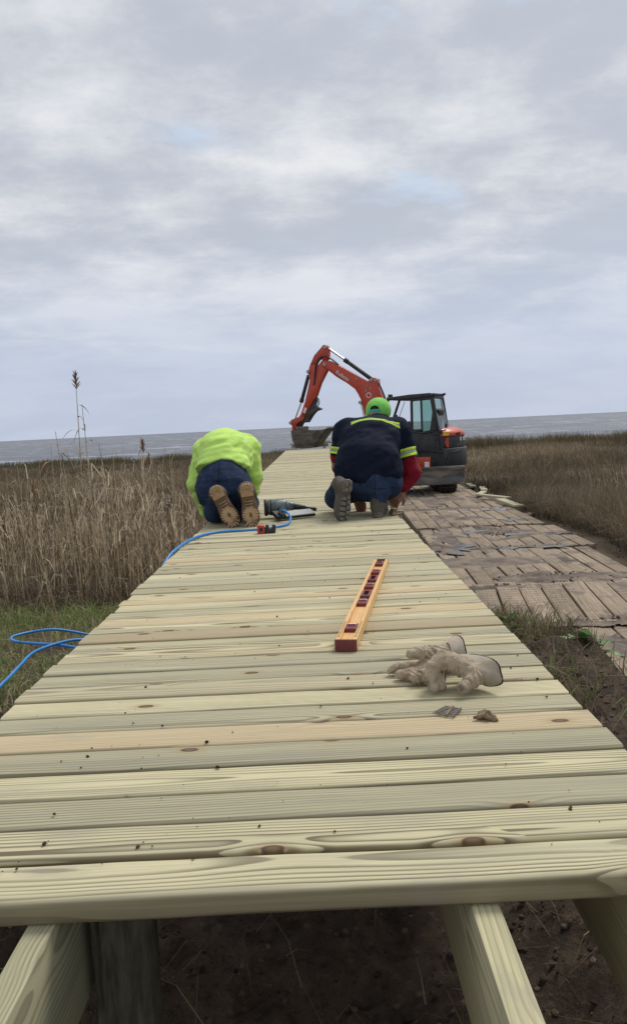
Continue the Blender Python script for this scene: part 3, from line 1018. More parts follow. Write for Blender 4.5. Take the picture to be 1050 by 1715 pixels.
# mud heaps on the joints of the mats
mp = []
for (x, y, rx, ry, n_, h_, z) in [(2.75, 8.75, 0.62, 0.26, 900, 0.05, -1.25), (1.95, 8.2, 0.38, 0.14, 420, 0.05, -1.235), (2.75, 6.65, 0.9, 0.10, 380, 0.05, -1.235),
                                  (2.9, 10.87, 1.15, 0.13, 900, 0.035, -1.26), (2.8, 13.2, 1.1, 0.22, 700, 0.03, -1.255), (2.9, 15.95, 1.1, 0.15, 500, 0.03, -1.25),
                                  (3.0, 12.3, 0.8, 0.5, 700, 0.025, -1.26), (1.75, 11.0, 0.3, 0.4, 400, 0.04, -1.26), (4.35, 13.5, 0.3, 2.4, 900, 0.06, -1.25), (4.2, 9.2, 0.45, 1.6, 900, 0.05, -1.26),
                                  (1.45, 5.2, 0.16, 1.2, 900, 0.07, -1.25), (3.2, 5.6, 0.5, 0.5, 90, 0.02, -1.24)]:
    a, b_, c_ = rng.normal(size=n_) * rx * 0.5, rng.normal(size=n_) * ry * 0.5, rng.random(n_)
    g = np.exp(-(a / rx) ** 2 * 2 - (b_ / ry) ** 2 * 2)
    mp.append(np.stack([x + a, y + b_, z + h_ * g * c_], 1))
mp = np.concatenate(mp)
mp = mp[rng.random(len(mp)) < 0.45]
clods('mud_lumps', mp - np.array([0, 0, 0.004]), 0.004 + 0.022 * rng.random(len(mp)) ** 5, dirt_tint(len(mp), (0.075, 0.056, 0.041), (0.22, 0.17, 0.125)))
# smeared mud: low ragged sheets over the boards, thin edges left open
mv, mf, mo = [], [], 0
for j, (x, y, rx, ry, h_, z) in enumerate([(2.75, 8.72, 0.75, 0.34, 0.07, -1.25), (1.95, 8.2, 0.5, 0.2, 0.06, -1.235), (2.75, 6.65, 1.2, 0.2, 0.06, -1.225), (2.8, 10.87, 0.85, 0.24, 0.05, -1.26), (2.8, 13.2, 0.9, 0.35, 0.05, -1.255),
                                       (2.9, 15.95, 0.9, 0.3, 0.04, -1.25), (3.0, 12.2, 1.0, 0.7, 0.045, -1.262), (1.8, 11.0, 0.35, 0.6, 0.05, -1.26), (3.3, 5.4, 0.6, 0.6, 0.028, -1.245), (2.4, 9.9, 0.9, 0.5, 0.03, -1.255), (3.0, 14.6, 1.1, 0.8, 0.035, -1.255), (2.9, 18.2, 1.0, 1.2, 0.03, -1.252), (2.2, 12.2, 0.5, 0.8, 0.03, -1.26), (2.2, 16.8, 0.5, 0.9, 0.026, -1.252), (2.1, 5.9, 0.5, 0.6, 0.026, -1.245), (1.5, 5.0, 0.3, 1.5, 0.10, -1.26)]):
    na, nb_ = 70, 56
    A, B = np.meshgrid(np.linspace(-1.3, 1.3, na), np.linspace(-1.3, 1.3, nb_), indexing='ij')
    Xm, Ym = x + A * rx, y + B * ry
    Hm = h_ * (np.exp(-1.6 * (A ** 2 + B ** 2)) * (0.75 + 1.5 * fbm(Xm * 3.2, Ym * 3.2, j * 1.7, 4)) + 0.22 * fbm(Xm * 11, Ym * 11, j * 2.0, 3)) - 0.34 * h_
    idm = np.arange(na * nb_).reshape(na, nb_)
    Q = np.stack([idm[:-1, :-1], idm[1:, :-1], idm[1:, 1:], idm[:-1, 1:]], -1).reshape(-1, 4)
    Q = Q[(Hm.ravel()[Q] > -0.004).any(1)]
    mv.append(np.stack([Xm, Ym, z + Hm], -1).reshape(-1, 3))
    mf.append(Q + mo)
    mo += na * nb_
mf = np.concatenate(mf)
MAT['mud'] = mottled('drying_mud', (0.10, 0.076, 0.057), (0.235, 0.182, 0.135), 5.0, 0.85, 0.8, 0.02, dirt=(0.06, 0.045, 0.034), dirt_amt=0.5, dirt_scale=3.0)
tag(link('mud', np_mesh('mud', np.concatenate(mv), mf.ravel(), np.full(len(mf), 4), True, (MAT['mud'],))), kind='stuff')


# ---- blades of grass and reed, built in bulk
def blades(name, base, height, width, lean, az, tint, curl=0.5, mat='blade', facing=None, kind='stuff', label=None):
    n = len(base)
    dirx, diry = np.cos(az), np.sin(az)
    fa = rng.random(n) * math.pi if facing is None else facing
    wx, wy = np.cos(fa) * width, np.sin(fa) * width
    V = np.zeros((n, 5, 3))
    h1 = height * 0.55
    l1 = lean * 0.55 * (1 - 0.5 * curl)
    V[:, 0] = base + np.stack([-wx, -wy, 0 * wx], 1) * 0.5
    V[:, 1] = base + np.stack([wx, wy, 0 * wx], 1) * 0.5
    mid = base + np.stack([dirx * l1 * height, diry * l1 * height, h1], 1)
    V[:, 2] = mid + np.stack([wx, wy, 0 * wx], 1) * 0.36
    V[:, 3] = mid - np.stack([wx, wy, 0 * wx], 1) * 0.36
    V[:, 4] = base + np.stack([dirx * lean * height, diry * lean * height, height * (1 - 0.45 * curl * np.minimum(lean, 1.2))], 1)
    idx = np.arange(n)[:, None] * 5
    Q = (idx + np.array([[0, 1, 2, 3]]))
    T = (idx + np.array([[3, 2, 4]]))
    flat = np.concatenate([Q, T], 1).ravel()
    lt = np.tile([4, 3], n)
    me = np_mesh(name, V.reshape(-1, 3), flat, lt, False, (MAT[mat],), np.repeat(tint, 5, 0))
    return tag(link(name, me), kind=kind, label=label)


def pal(n, cols, jitter=0.18, w_=None):
    c = np.array(cols)[rng.choice(len(cols), n, p=w_)]
    return c * (1 + jitter * rng.normal(size=(n, 1))).clip(0.4, 1.7)


def polar(n, d0, d1, a0, a1):
    d = d0 * (d1 / d0) ** rng.random(n)
    a = rad(a0) + rad(a1 - a0) * rng.random(n)
    return d * np.sin(a), d * np.cos(a), d


# the brown marsh, thick to the shoreline
n = 330000
X, Y, D = polar(n, 6.0, 66.0, -40, 40)
cl_ = fbm(X * 0.45, Y * 0.28, 5.0, 4)
edge = 4.32 + 0.35 * fbm(Y * 0.5, Y * 0 + 2.0, 1.0, 3) + 0.6 * smooth(Y, 13, 9) * 0
keep = ~((X > -0.95) & (X < edge) & (Y < 25.8)) & ~((X > -0.95) & (X < 0.75) & (Y < 27)) & (ground_z(X, Y) > -1.60)
keep &= ~((X < -0.9) & (X > -4.5) & (Y < 8.0))
keep &= rng.random(n) < np.clip(0.75 + 1.6 * cl_, 0.25, 1)
X, Y, D, cl_ = X[keep], Y[keep], D[keep], cl_[keep]
n = len(X)
h = (0.30 + 0.60 * np.clip(cl_ + 0.12, 0, 1) + 0.10 * rng.normal(size=n)).clip(0.12, 1.0)
h *= np.where((X > 4) & (Y < 15), 1.15, 1.0) * np.where(X < 0, 0.85, 1.0)
h *= np.where((X < 0) & (Y > 46), 1.15, 1.0)
tone = fbm(X * 0.22, Y * 0.10, 8.0, 3)[:, None]
tint = pal(n, [(0.19, 0.145, 0.095), (0.25, 0.195, 0.13), (0.13, 0.10, 0.066), (0.36, 0.285, 0.19), (0.165, 0.145, 0.078)], 0.20, [0.32, 0.26, 0.22, 0.10, 0.10])
tint = tint * (1 + 0.9 * tone)
gr = (smooth(Y + 6 * tone[:, 0], 40, 50) * 0.75)[:, None] * np.where(X < 6, 1.0, 0.55)[:, None]
tint = tint * (1 - gr) + gr * pal(n, [(0.075, 0.092, 0.038), (0.10, 0.105, 0.05)], 0.2)
blades('marsh_grass', np.stack([X, Y, ground_z(X, Y) - 0.03], 1), h, 0.0030 + 0.00055 * D, np.abs(rng.normal(size=n)) * 0.75 + 0.1,
       rng.random(n) * 3.4 + 6.0 * fbm(X * 0.3, Y * 0.3, 2.0, 2), tint, 0.8)

# matted tussocks at the edge of the haul road
n = 36000
tx = np.array([4.75, 4.6, 5.1, 5.6, 5.0, 5.9, 6.4, 4.95, 5.5, 4.7, 6.8, 4.85])
ty = np.array([9.0, 10.1, 9.9, 9.2, 11.3, 11.0, 10.2, 12.6, 12.9, 14.2, 12.2, 16.0])
k = rng.integers(0, len(tx), n)
X = tx[k] + rng.normal(size=n) * 0.30
Y = ty[k] + rng.normal(size=n) * 0.38
keep = X > 4.38 + 0.12 * fbm(Y * 2, Y, 4.0)
X, Y = X[keep], Y[keep]
n = len(X)
tint = pal(n, [(0.24, 0.185, 0.125), (0.32, 0.25, 0.17), (0.16, 0.124, 0.083), (0.42, 0.335, 0.24)], 0.18, [0.35, 0.3, 0.2, 0.15])
blades('tussock_grass', np.stack([X, Y, ground_z(X, Y) - 0.02], 1), rng.uniform(0.35, 0.80, n), np.full(n, 0.006), rng.uniform(0.35, 1.5, n),
       rng.normal(size=n) * 0.9 + np.where(rng.random(n) < 0.5, 3.6, -0.6), tint, 1.1)
# a few taller tufts that break the shoreline on the far side
n = 9000
tx = np.array([14.5, 16.2, 18.5, 20.0, 12.2, 9.5, 22.5, 11.0, -9.0, -13.0, -17.0])
ty = np.array([47.0, 48.0, 46.0, 47.5, 48.5, 49.0, 47.0, 50.0, 50.0, 49.0, 49.5])
k = rng.integers(0, len(tx), n)
X = tx[k] + rng.normal(size=n) * 0.75
Y = ty[k] + rng.normal(size=n) * 1.2
blades('tall_tufts', np.stack([X, Y, ground_z(X, Y)], 1), rng.uniform(0.45, 1.0, n) * np.where(X > 8, 1.1, 0.7), np.full(n, 0.02), rng.uniform(0.05, 0.7, n), rng.random(n) * 6.28,
       pal(n, [(0.14, 0.105, 0.062), (0.19, 0.15, 0.09), (0.10, 0.09, 0.045)]), 0.8)

# green grass on the near bank
n = 70000
X = -0.70 - 3.6 * rng.random(n) ** 1.2
Y = 2.3 + 5.6 * rng.random(n)
g = fbm(X * 1.5, Y * 1.5, 2.0, 3)
keep = (rng.random(n) < np.clip(0.65 + 2.2 * g, 0.05, 1)) & (rng.random(n) > smooth(Y, 7.2, 8.0)) & ((X < -0.86) | (rng.random(n) < 0.12))
X, Y, g = X[keep], Y[keep], g[keep]
n = len(X)
dry = rng.random(n) < np.clip(0.46 - 1.4 * g, 0.12, 0.9)
tint = np.where(dry[:, None], pal(n, [(0.40, 0.33, 0.215), (0.26, 0.205, 0.135)]), pal(n, [(0.23, 0.28, 0.095), (0.29, 0.34, 0.13), (0.16, 0.205, 0.07), (0.36, 0.39, 0.18)]))
hs = (0.05 + 0.30 * rng.random(n) ** 2.2 * (0.5 + np.clip(g + 0.3, 0, 1))) * np.where((X > -1.85) & (Y < 4.5), 0.5, 1.0)
blades('bank_grass', np.stack([X, Y, ground_z(X, Y) - 0.015], 1), hs, rng.uniform(0.004, 0.010, n), rng.uniform(0.2, 1.3, n),
       rng.random(n) * 6.28, tint, 0.9)

# straw and dead stalks strewn over the bare soil and the right bank
n = 1500
X = np.where(rng.random(n) < 0.5, rng.uniform(0.60, 1.35, n), rng.uniform(-1.0, 1.0, n))
Y = np.where(X > 0.55, rng.uniform(2.0, 5.6, n), rng.uniform(0.9, 3.0, n))
blades('straw', np.stack([X, Y, ground_z(X, Y) + 0.03], 1), rng.uniform(0.03, 0.13, n), rng.uniform(0.0025, 0.005, n), rng.uniform(1.2, 3.0, n), rng.random(n) * 6.28,
       pal(n, [(0.26, 0.20, 0.12), (0.17, 0.125, 0.075), (0.11, 0.08, 0.05)]), 0.95)
n = 2600
n = 5200
X = 0.60 + np.abs(rng.normal(size=n)) * 0.30
Y = 2.3 + 2.8 * rng.random(n)
kp = rng.random(n) < np.clip(0.18 + 2.6 * fbm(X * 3, Y * 2.2, 6.0, 3), 0.02, 1) * (0.35 + 0.65 * smooth(Y, 2.6, 3.6))
X, Y = X[kp], Y[kp]
blades('bank_edge_grass', np.stack([X, Y, ground_z(X, Y) - 0.01], 1), rng.uniform(0.05, 0.22, len(X)), rng.uniform(0.004, 0.008, len(X)), rng.uniform(0.2, 1.4, len(X)), rng.random(len(X)) * 6.28,
       pal(len(X), [(0.15, 0.21, 0.07), (0.10, 0.15, 0.05), (0.30, 0.24, 0.15), (0.22, 0.17, 0.105)]), 0.9)
n = 900
X = 0.80 + np.abs(rng.normal(size=n)) * 0.22
Y = 4.35 + rng.normal(size=n) * 0.75
blades('dead_weeds', np.stack([X, Y, ground_z(X, Y) - 0.01], 1), rng.uniform(0.06, 0.24, n), rng.uniform(0.003, 0.006, n), rng.uniform(0.2, 1.6, n), rng.random(n) * 6.28,
       pal(n, [(0.22, 0.165, 0.10), (0.13, 0.095, 0.06), (0.07, 0.09, 0.03)]), 0.9)


# ---- reed bed on the left: thin stems with dry leaves, joined
def reedbed(n):
    Xs = -0.95 - 5.6 * rng.random(n) ** 0.9
    Ys = 7.35 + 4.2 * rng.random(n) ** 1.3
    dens = fbm(Xs * 0.9, Ys * 0.9, 12.0, 3)
    kp = (rng.random(n) < np.clip(0.7 + 1.6 * dens, 0.1, 1)) & (Xs < -0.95 - 0.02 * (Ys - 6.5))
    return Xs[kp], Ys[kp], dens[kp]


X, Y, dn = reedbed(3000)
n = len(X)
H = (0.52 + 0.42 * np.clip(dn + 0.35, 0, 1) + 0.28 * np.abs(rng.normal(size=n))).clip(0.35, 1.75)
H += 0.55 * np.exp(-((X + 2.25) / 0.55) ** 2) * rng.random(n) + 0.48 * np.exp(-((X + 3.6) / 0.5) ** 2) * rng.random(n)
H *= 1 - 0.42 * smooth(X, -1.9, -1.0)
NS, NK = 7, 4
lean = np.abs(rng.normal(size=n)) * 0.13 + (rng.random(n) < 0.07) * rng.random(n) * 0.9
azm = rng.random(n) * 6.28
base = np.stack([X, Y, ground_z(X, Y) - 0.03], 1)
t = np.linspace(0, 1, NS)
path = base[:, None] + np.stack([np.cos(azm)[:, None] * lean[:, None] * H[:, None] * t ** 1.6, np.sin(azm)[:, None] * lean[:, None] * H[:, None] * t ** 1.6,
                                 H[:, None] * t * (1 - 0.25 * np.minimum(lean, 1)[:, None] * t)], -1)
path[..., :2] += 0.012 * rng.normal(size=(n, NS, 2)) * t[None, :, None]
rr_ = (0.0054 * (1 - 0.65 * t))[None, :] * rng.uniform(0.7, 1.25, (n, 1))
ang = 2 * math.pi * np.arange(NK) / NK
ring_ = np.stack([np.cos(ang), np.sin(ang), 0 * ang], -1)
V = path[:, :, None] + rr_[:, :, None, None] * ring_[None, None]
ii = np.arange(n)[:, None, None] * NS * NK + np.arange(NS - 1)[None, :, None] * NK
kk = np.arange(NK)[None, None]
Q = np.stack([ii + kk, ii + (kk + 1) % NK, ii + NK + (kk + 1) % NK, ii + NK + kk], -1).reshape(-1, 4)
tint = pal(n, [(0.70, 0.585, 0.42), (0.56, 0.455, 0.315), (0.32, 0.25, 0.17), (0.80, 0.69, 0.51)], 0.15, [0.34, 0.20, 0.26, 0.20])
me = np_mesh('reed_bed', V.reshape(-1, 3), Q.ravel(), np.full(len(Q), 4), True, (MAT['blade'],), np.repeat(tint, NS * NK, 0))
tag(link('reed_bed', me), kind='stuff')
# their leaves
nl = n * 5
si = rng.integers(0, n, nl)
ti = rng.integers(1, NS, nl)
P = path[si, ti]
blades('reed_leaves', P, rng.uniform(0.10, 0.34, nl), rng.uniform(0.006, 0.014, nl), rng.uniform(0.2, 1.7, nl), rng.random(nl) * 6.28,
       pal(nl, [(0.56, 0.455, 0.315), (0.30, 0.235, 0.16), (0.78, 0.665, 0.485), (0.14, 0.107, 0.074)], 0.2), 1.2)
# tangled dead litter at their feet
n = 26000
X = -0.92 - 5.8 * rng.random(n)
Y = 7.2 + 4.6 * rng.random(n) ** 1.2
blades('reed_litter', np.stack([X, Y, ground_z(X, Y)], 1), rng.uniform(0.12, 0.62, n), rng.uniform(0.004, 0.009, n), rng.uniform(0.2, 1.7, n), rng.random(n) * 6.28,
       pal(n, [(0.12, 0.092, 0.063), (0.20, 0.155, 0.105), (0.075, 0.057, 0.039), (0.36, 0.29, 0.20)], 0.2), 0.9)

# ---- the reeds that stand out, each a plant of its own
def plume(mb, p, L_, d, fat):
    """drooping seed head: many thin sprays"""
    for k in range(26):
        t = k / 26
        q0 = Vector(p) + Vector(d) * L_ * (t * 0.75)
        a = rng.uniform(0, 6.28)
        s = fat * (1 - 0.6 * t)
        q1 = q0 + Vector((math.cos(a) * s, math.sin(a) * s, L_ * 0.28))
        mb.tube([q0, (q0 + q1) / 2 + Vector((0, 0, 0.006)), q1], [0.0035, 0.0045, 0.001], 4)


def reed_stalk(x, y, H_, lx, ly, label, leaves=5, head=1, r_=0.006, headfat=0.03):
    z0 = float(ground_z(x, y))
    o = empty('reed_stalk', (x, y, z0))
    tag(o, label, 'reed', 'tall reeds standing clear of the reed bed')
    pts = [(lx * t ** 1.5, ly * t ** 1.5, H_ * t) for t in np.linspace(0, 1, 10)]
    MB().tube(pts, [r_ * (1 - 0.7 * t) for t in np.linspace(0, 1, 10)], 6).build('stem', MAT['reed'], o, smooth=True)
    for k in range(leaves):
        t = 0.35 + 0.6 * (k + rng.random() * 0.6) / max(leaves, 1)
        p = Vector((lx * t ** 1.5, ly * t ** 1.5, H_ * t))
        a = rng.uniform(0, 6.28)
        L_ = rng.uniform(0.2, 0.46)
        d = Vector((math.cos(a), math.sin(a), 0))
        up = rng.uniform(0.15, 0.6)
        droop = rng.uniform(0.3, 1.3)
        side = d.cross(Vector((0, 0, 1)))
        b_ = MB()
        vs = []
        for j in range(6):
            s = j / 5
            c = p + d * (L_ * s * 0.55) + Vector((0, 0, L_ * (up * s - droop * s * s)))
            ww = 0.017 * (1 - s) ** 0.6 + 0.001
            vs += [c - side * ww * 0.5, c + side * ww * 0.5 + Vector((0, 0, 0.003))]
        b_.add(vs, [(2 * j, 2 * j + 1, 2 * j + 3, 2 * j + 2) for j in range(5)])
        b_.build('leaf', MAT['reed_leaf'], o, smooth=True)
    if head:
        b_ = MB()
        plume(b_, (lx, ly, H_ - 0.02), rng.uniform(0.12, 0.2), Vector((lx * 0.3, ly * 0.3, 1)).normalized(), headfat)
        b_.build('seed_head', MAT['plume'], o)
    return o


reed_stalk(-2.32, 7.65, 2.28, 0.03, 0.0, 'tallest dry reed with a ragged brown plume high above the horizon', 12, 1, 0.010, 0.05)
reed_stalk(-2.24, 7.75, 2.12, -0.05, 0.05, 'tall bare dry reed leaning onto the tallest reed', 13, 0, 0.009)
reed_stalk(-2.38, 7.5, 1.86, -0.10, 0.0, 'tall dry reed with folded hanging leaves beside the tallest reed', 14, 0, 0.009)
reed_stalk(-1.72, 7.7, 1.66, 0.03, 0.0, 'dry reed with a pale feathery plume near the shoreline gap', 11, 1, 0.009, 0.045)
reed_stalk(-3.05, 7.4, 1.72, -0.10, 0.1, 'dry reed with a small brown plume nearest the edge of the photo', 6, 1, 0.008, 0.035)
reed_stalk(-2.72, 7.6, 1.58, 0.02, 0.0, 'thin bare dry reed between the plumed reed and the tallest reed', 4, 0, 0.0035)
reed_stalk(-2.0, 8.2, 1.52, 0.25, 0.0, 'arching dry reed with a small nodding plume beyond the tallest reed', 3, 1, 0.0035, 0.02)
reed_stalk(-1.32, 7.6, 1.12, 0.05, 0.0, 'short dry reed closest to the kneeling worker in lime shirt', 4, 0, 0.004)
reed_stalk(-2.05, 5.9, 1.05, -0.02, -0.4, 'pale broken reed leaning over the green grass', 1, 0, 0.006)
reed_stalk(-2.55, 5.7, 1.15, 0.55, -0.25, 'pale bent reed crossing the front of the reed bed', 1, 0, 0.006)


for k in range(26):
    x_ = -1.25 - 3.6 * ((k * 0.618) % 1.0)
    o_ = reed_stalk(x_, 7.4 + 2.2 * rng.random(), rng.uniform(1.15, 1.8) * (0.78 if x_ > -1.7 else 1.0), rng.normal() * 0.10, rng.normal() * 0.1, 'pale dry reed stem with curled leaves standing among the reed bed', 4, 1 if k % 4 == 0 else 0, 0.0062, 0.03)
    o_['group'] = 'pale reeds among the reed bed'


# ---- leafy weeds at the right side of the boards
def weed(x, y, n_, s, label):
    z0 = float(ground_z(x, y)) - 0.01
    o = empty('weed', (x, y, z0))
    tag(o, label, 'weed', 'green weeds on the dug bank')
    for k in range(n_):
        a = rng.uniform(0, 6.28)
        el = rng.uniform(0.2, 1.3)
        L_ = s * rng.uniform(0.5, 1.1)
        d = Vector((math.cos(a) * math.cos(el), math.sin(a) * math.cos(el), math.sin(el)))
        side = d.cross(Vector((0, 0, 1))).normalized()
        vs = []
        for j, (t, ww) in enumerate(((0, 0.05), (0.35, 0.10), (0.62, 0.30), (0.85, 0.22), (1.0, 0.02))):
            c = d * L_ * t + Vector((0, 0, -0.35 * L_ * t * t))
            vs += [c - side * ww * L_ * 0.5, c + Vector((0, 0, -0.04 * L_)), c + side * ww * L_ * 0.5]
        fs = []
        for j in range(4):
            fs += [(3 * j, 3 * j + 1, 3 * j + 4, 3 * j + 3), (3 * j + 1, 3 * j + 2, 3 * j + 5, 3 * j + 4)]
        MB().add(vs, fs).build('leaf', MAT['weed'], o, smooth=True)


weed(0.90, 3.72, 44, 0.19, 'low leafy green weed growing against the boardwalk edge')
weed(0.87, 4.02, 22, 0.13, 'small green weed just beyond the leafy one by the boardwalk')
weed(1.14, 3.22, 34, 0.15, 'green grassy weed on the dirt bank beside the nearest timber mat')
weed(1.02, 3.35, 10, 0.06, 'tiny green weed rooted in the crumbly dirt bank')

# ================================================================== excavator
EX, EY, EZ, EA = 2.85, 20.7, -1.245, 155.0
ex = empty('excavator', (EX, EY, EZ), rad(EA))
tag(ex, 'orange and black mini excavator with raised boom standing on the timber mats', 'excavator')
side = lambda a, b, t: (a, t, b)
plan = lambda a, b, t: (a, b, t)


def part(mb, name, m_, bevel=0.0, parent=None, smooth=True, world=False, seg=2):
    o = mb.build(name, MAT[m_], parent or ex, bevel=bevel, smooth=smooth, seg=seg)
    if world:
        o.rotation_euler = (0, 0, rad(-EA))
    return o


YB = -0.15
boom_poly = [(2.75, 3.60), (2.674, 3.665), (2.503, 3.635), (2.14, 3.424), (1.722, 3.169), (1.427, 2.995), (1.318, 3.085), (1.184, 3.086), (1.127, 3.017), (1.111, 2.795),
             (1.027, 2.539), (0.976, 2.314), (0.93, 1.6), (0.93, 1.0), (1.20, 1.0), (1.33, 1.602), (1.579, 2.262), (1.616, 2.461), (1.713, 2.664), (1.799, 2.81),
             (2.036, 2.994), (2.337, 3.184), (2.608, 3.402), (2.732, 3.474)]
boom = part(MB().prism(boom_poly, side, YB - 0.105, YB + 0.105), 'boom', 'orange', 0.018)
arm_poly = [(2.782, 4.026), (2.699, 4.103), (2.606, 4.081), (2.548, 3.992), (2.578, 3.72), (2.66, 3.66), (2.60, 3.44), (2.632, 3.385), (2.848, 3.048), (2.993, 2.712), (3.131, 2.517), (3.342, 2.209),
            (3.447, 2.068), (3.60, 2.06), (3.577, 2.13), (3.505, 2.217), (3.356, 2.559), (3.239, 2.929), (3.175, 3.156), (3.225, 3.361), (3.14, 3.584), (2.999, 3.83)]
# the arm is two halves round the slot so the opening shows sky
upper = [(2.782, 4.026), (2.699, 4.103), (2.606, 4.081), (2.548, 3.992), (2.575, 3.70), (2.65, 3.655), (2.765, 3.675), (2.770, 3.805), (2.872, 3.715), (2.957, 3.575), (3.145, 3.575), (2.999, 3.83)]
lower = [(2.957, 3.575), (2.885, 3.555), (2.765, 3.675), (2.65, 3.655), (2.60, 3.44), (2.632, 3.385), (2.848, 3.048), (2.993, 2.712), (3.131, 2.517), (3.342, 2.209), (3.447, 2.068), (3.60, 2.06), (3.577, 2.13),
         (3.505, 2.217), (3.356, 2.559), (3.239, 2.929), (3.175, 3.156), (3.225, 3.361), (3.145, 3.575)]
arm = part(MB().prism(lower, side, YB - 0.085, YB + 0.085), 'arm', 'orange', 0.014)
part(MB().prism(upper, side, YB - 0.0855, YB + 0.0855), 'arm_head', 'orange', 0.014, arm)
for (a, z) in ((2.68, 3.549), (3.197, 3.39), (2.645, 4.02), (1.319, 3.02), (1.66, 2.44), (1.18, 3.02)):
    part(MB().cyl((a, YB - 0.125, z), (a, YB + 0.125, z), 0.05, n=18), 'pin', 'pin', 0.006, boom)
# weld bosses along the boom side
for (a, z) in ((1.45, 2.85), (1.47, 2.74), (1.33, 2.80), (1.73, 3.09)):
    part(MB().cyl((a, YB + 0.1, z), (a, YB + 0.125, z), 0.022, n=10), 'hose_clamp', 'pin', 0.0, boom)


def cylinder(p_body0, p_body1, p_rod, rb, rr, name):
    c_ = part(MB().cyl(p_body0, p_body1, rb, n=18), name, 'black', 0.008)
    part(MB().cyl(p_body1, p_rod, rr, n=14), 'rod', 'chrome', 0.0, c_)
    d = (Vector(p_body1) - Vector(p_body0)).normalized()
    part(MB().cyl(Vector(p_body1) - d * 0.09, Vector(p_body1) + d * 0.03, rb * 1.22, n=18), 'gland', 'black', 0.006, c_)
    up = Vector((0.25, 0, 1)).normalized()
    b_ = MB().tube(spline([Vector(p_body0) + d * 0.12 + up * rb * 1.1, (Vector(p_body0) + Vector(p_body1)) / 2 + up * rb * 1.35, Vector(p_body1) - d * 0.05 + up * rb * 1.25], 5), 0.013, 6)
    part(b_, 'oil_pipe', 'black', 0, c_)
    return c_


cylinder((1.33, YB, 3.05), (2.09, YB, 3.63), (2.60, YB, 4.0), 0.056, 0.03, 'arm_cylinder')
cylinder((3.235, YB, 3.30), (3.50, YB, 2.57), (3.74, YB, 2.07), 0.05, 0.026, 'bucket_cylinder')
cylinder((1.36, YB, 0.98), (1.52, YB, 1.75), (1.66, YB, 2.42), 0.06, 0.034, 'boom_cylinder')
# hoses looping over the boom tip
for dy in (0.03, 0.07, 0.105):
    part(MB().tube(spline([(2.28, YB + dy, 3.52), (2.50, YB + dy, 3.70), (2.72, YB + dy, 3.74 + dy * 0.3), (2.92, YB + dy + 0.02, 3.60), (2.97, YB + dy + 0.02, 3.36), (3.02, YB + dy + 0.01, 3.10), (3.05, YB + 0.09, 3.0)], 6), 0.017, 6), 'hydraulic_hose', 'charcoal', 0, boom)
part(MB().tube(spline([(1.13, YB + 0.05, 2.95), (1.02, YB + 0.1, 2.75), (0.94, YB + 0.1, 2.52), (0.93, YB + 0.06, 2.25)], 5), 0.025, 6), 'hydraulic_hose', 'black', 0, boom)
for dy in (-0.05, 0.05):
    part(MB().tube(spline([(3.02, YB + dy, 2.66), (2.96, YB + dy, 2.56), (3.0, YB + dy, 2.42), (3.12, YB + dy, 2.36), (3.2, YB + dy, 2.42)], 5), 0.014, 6), 'hydraulic_hose', 'black', 0, arm)
part(MB().prism([(3.36, 2.40), (3.30, 2.36), (3.37, 2.22), (3.43, 2.26)], side, YB + 0.086, YB + 0.09), 'decal', 'white', 0, arm)
# thumb
thumb_poly = [(2.99, 2.64), (3.06, 2.43), (2.978, 2.389), (2.842, 2.327), (2.90, 2.30), (3.015, 2.272), (3.10, 2.20), (3.161, 2.131), (3.289, 1.963), (3.40, 1.965), (3.452, 1.96), (3.524, 1.856), (3.724, 1.805), (3.752, 1.905), (3.581, 2.035), (3.345, 2.20), (3.14, 2.50)]
part(MB().prism(thumb_poly, side, YB - 0.06, YB + 0.06), 'thumb', 'charcoal', 0.012)
link_poly = [(3.90, 1.98), (3.777, 2.075), (3.543, 2.136), (3.378, 2.127), (3.45, 2.02), (3.62, 1.95), (3.73, 1.74), (3.79, 1.74), (3.80, 1.90)]
for dy in (-0.10, 0.075):
    part(MB().prism(link_poly, side, YB + dy, YB + dy + 0.03), 'bucket_link', 'orange', 0.006)
part(MB().cyl((3.83, YB - 0.13, 1.97), (3.83, YB + 0.13, 1.97), 0.045, n=14), 'pin', 'pin')
# bucket: bent shell, two cheeks, lip and teeth
bk = [(2.66, 1.755), (2.96, 1.405), (3.05, 1.268), (3.20, 1.236), (3.394, 1.228), (3.60, 1.255), (3.70, 1.48), (3.735, 1.76)]
inner = [(2.72, 1.745), (2.99, 1.43), (3.07, 1.30), (3.20, 1.27), (3.39, 1.262), (3.575, 1.285), (3.665, 1.49), (3.70, 1.76)]
bucket = part(MB().prism(bk + inner[::-1], side, YB - 0.30, YB + 0.30), 'bucket', 'bucket', 0.006)
cheek = bk + [(3.33, 1.74), (2.98, 1.715)]
for dy in (-0.322, 0.301):
    part(MB().prism(cheek, side, YB + dy, YB + dy + 0.021), 'cheek_plate', 'bucket', 0.005, bucket)
for j in range(5):
    yy = YB - 0.26 + 0.13 * j
    part(MB().prism([(2.70, 1.73), (2.60, 1.80), (2.575, 1.80), (2.67, 1.71)], side, yy - 0.03, yy + 0.03), 'bucket_tooth', 'bucket', 0.006, bucket)
for j in range(3):
    part(MB().box((2.92 + 0.02 * j, YB + 0.335, 1.55 + 0.06 * j), (0.30, 0.018, 0.02), Matrix.Rotation(rad(35), 4, 'Y')), 'wear_strip', 'bucket', 0.004, bucket)
part(MB().box((3.52, YB, 1.79), (0.30, 0.26, 0.14)), 'bucket_bracket', 'bucket', 0.015, bucket)
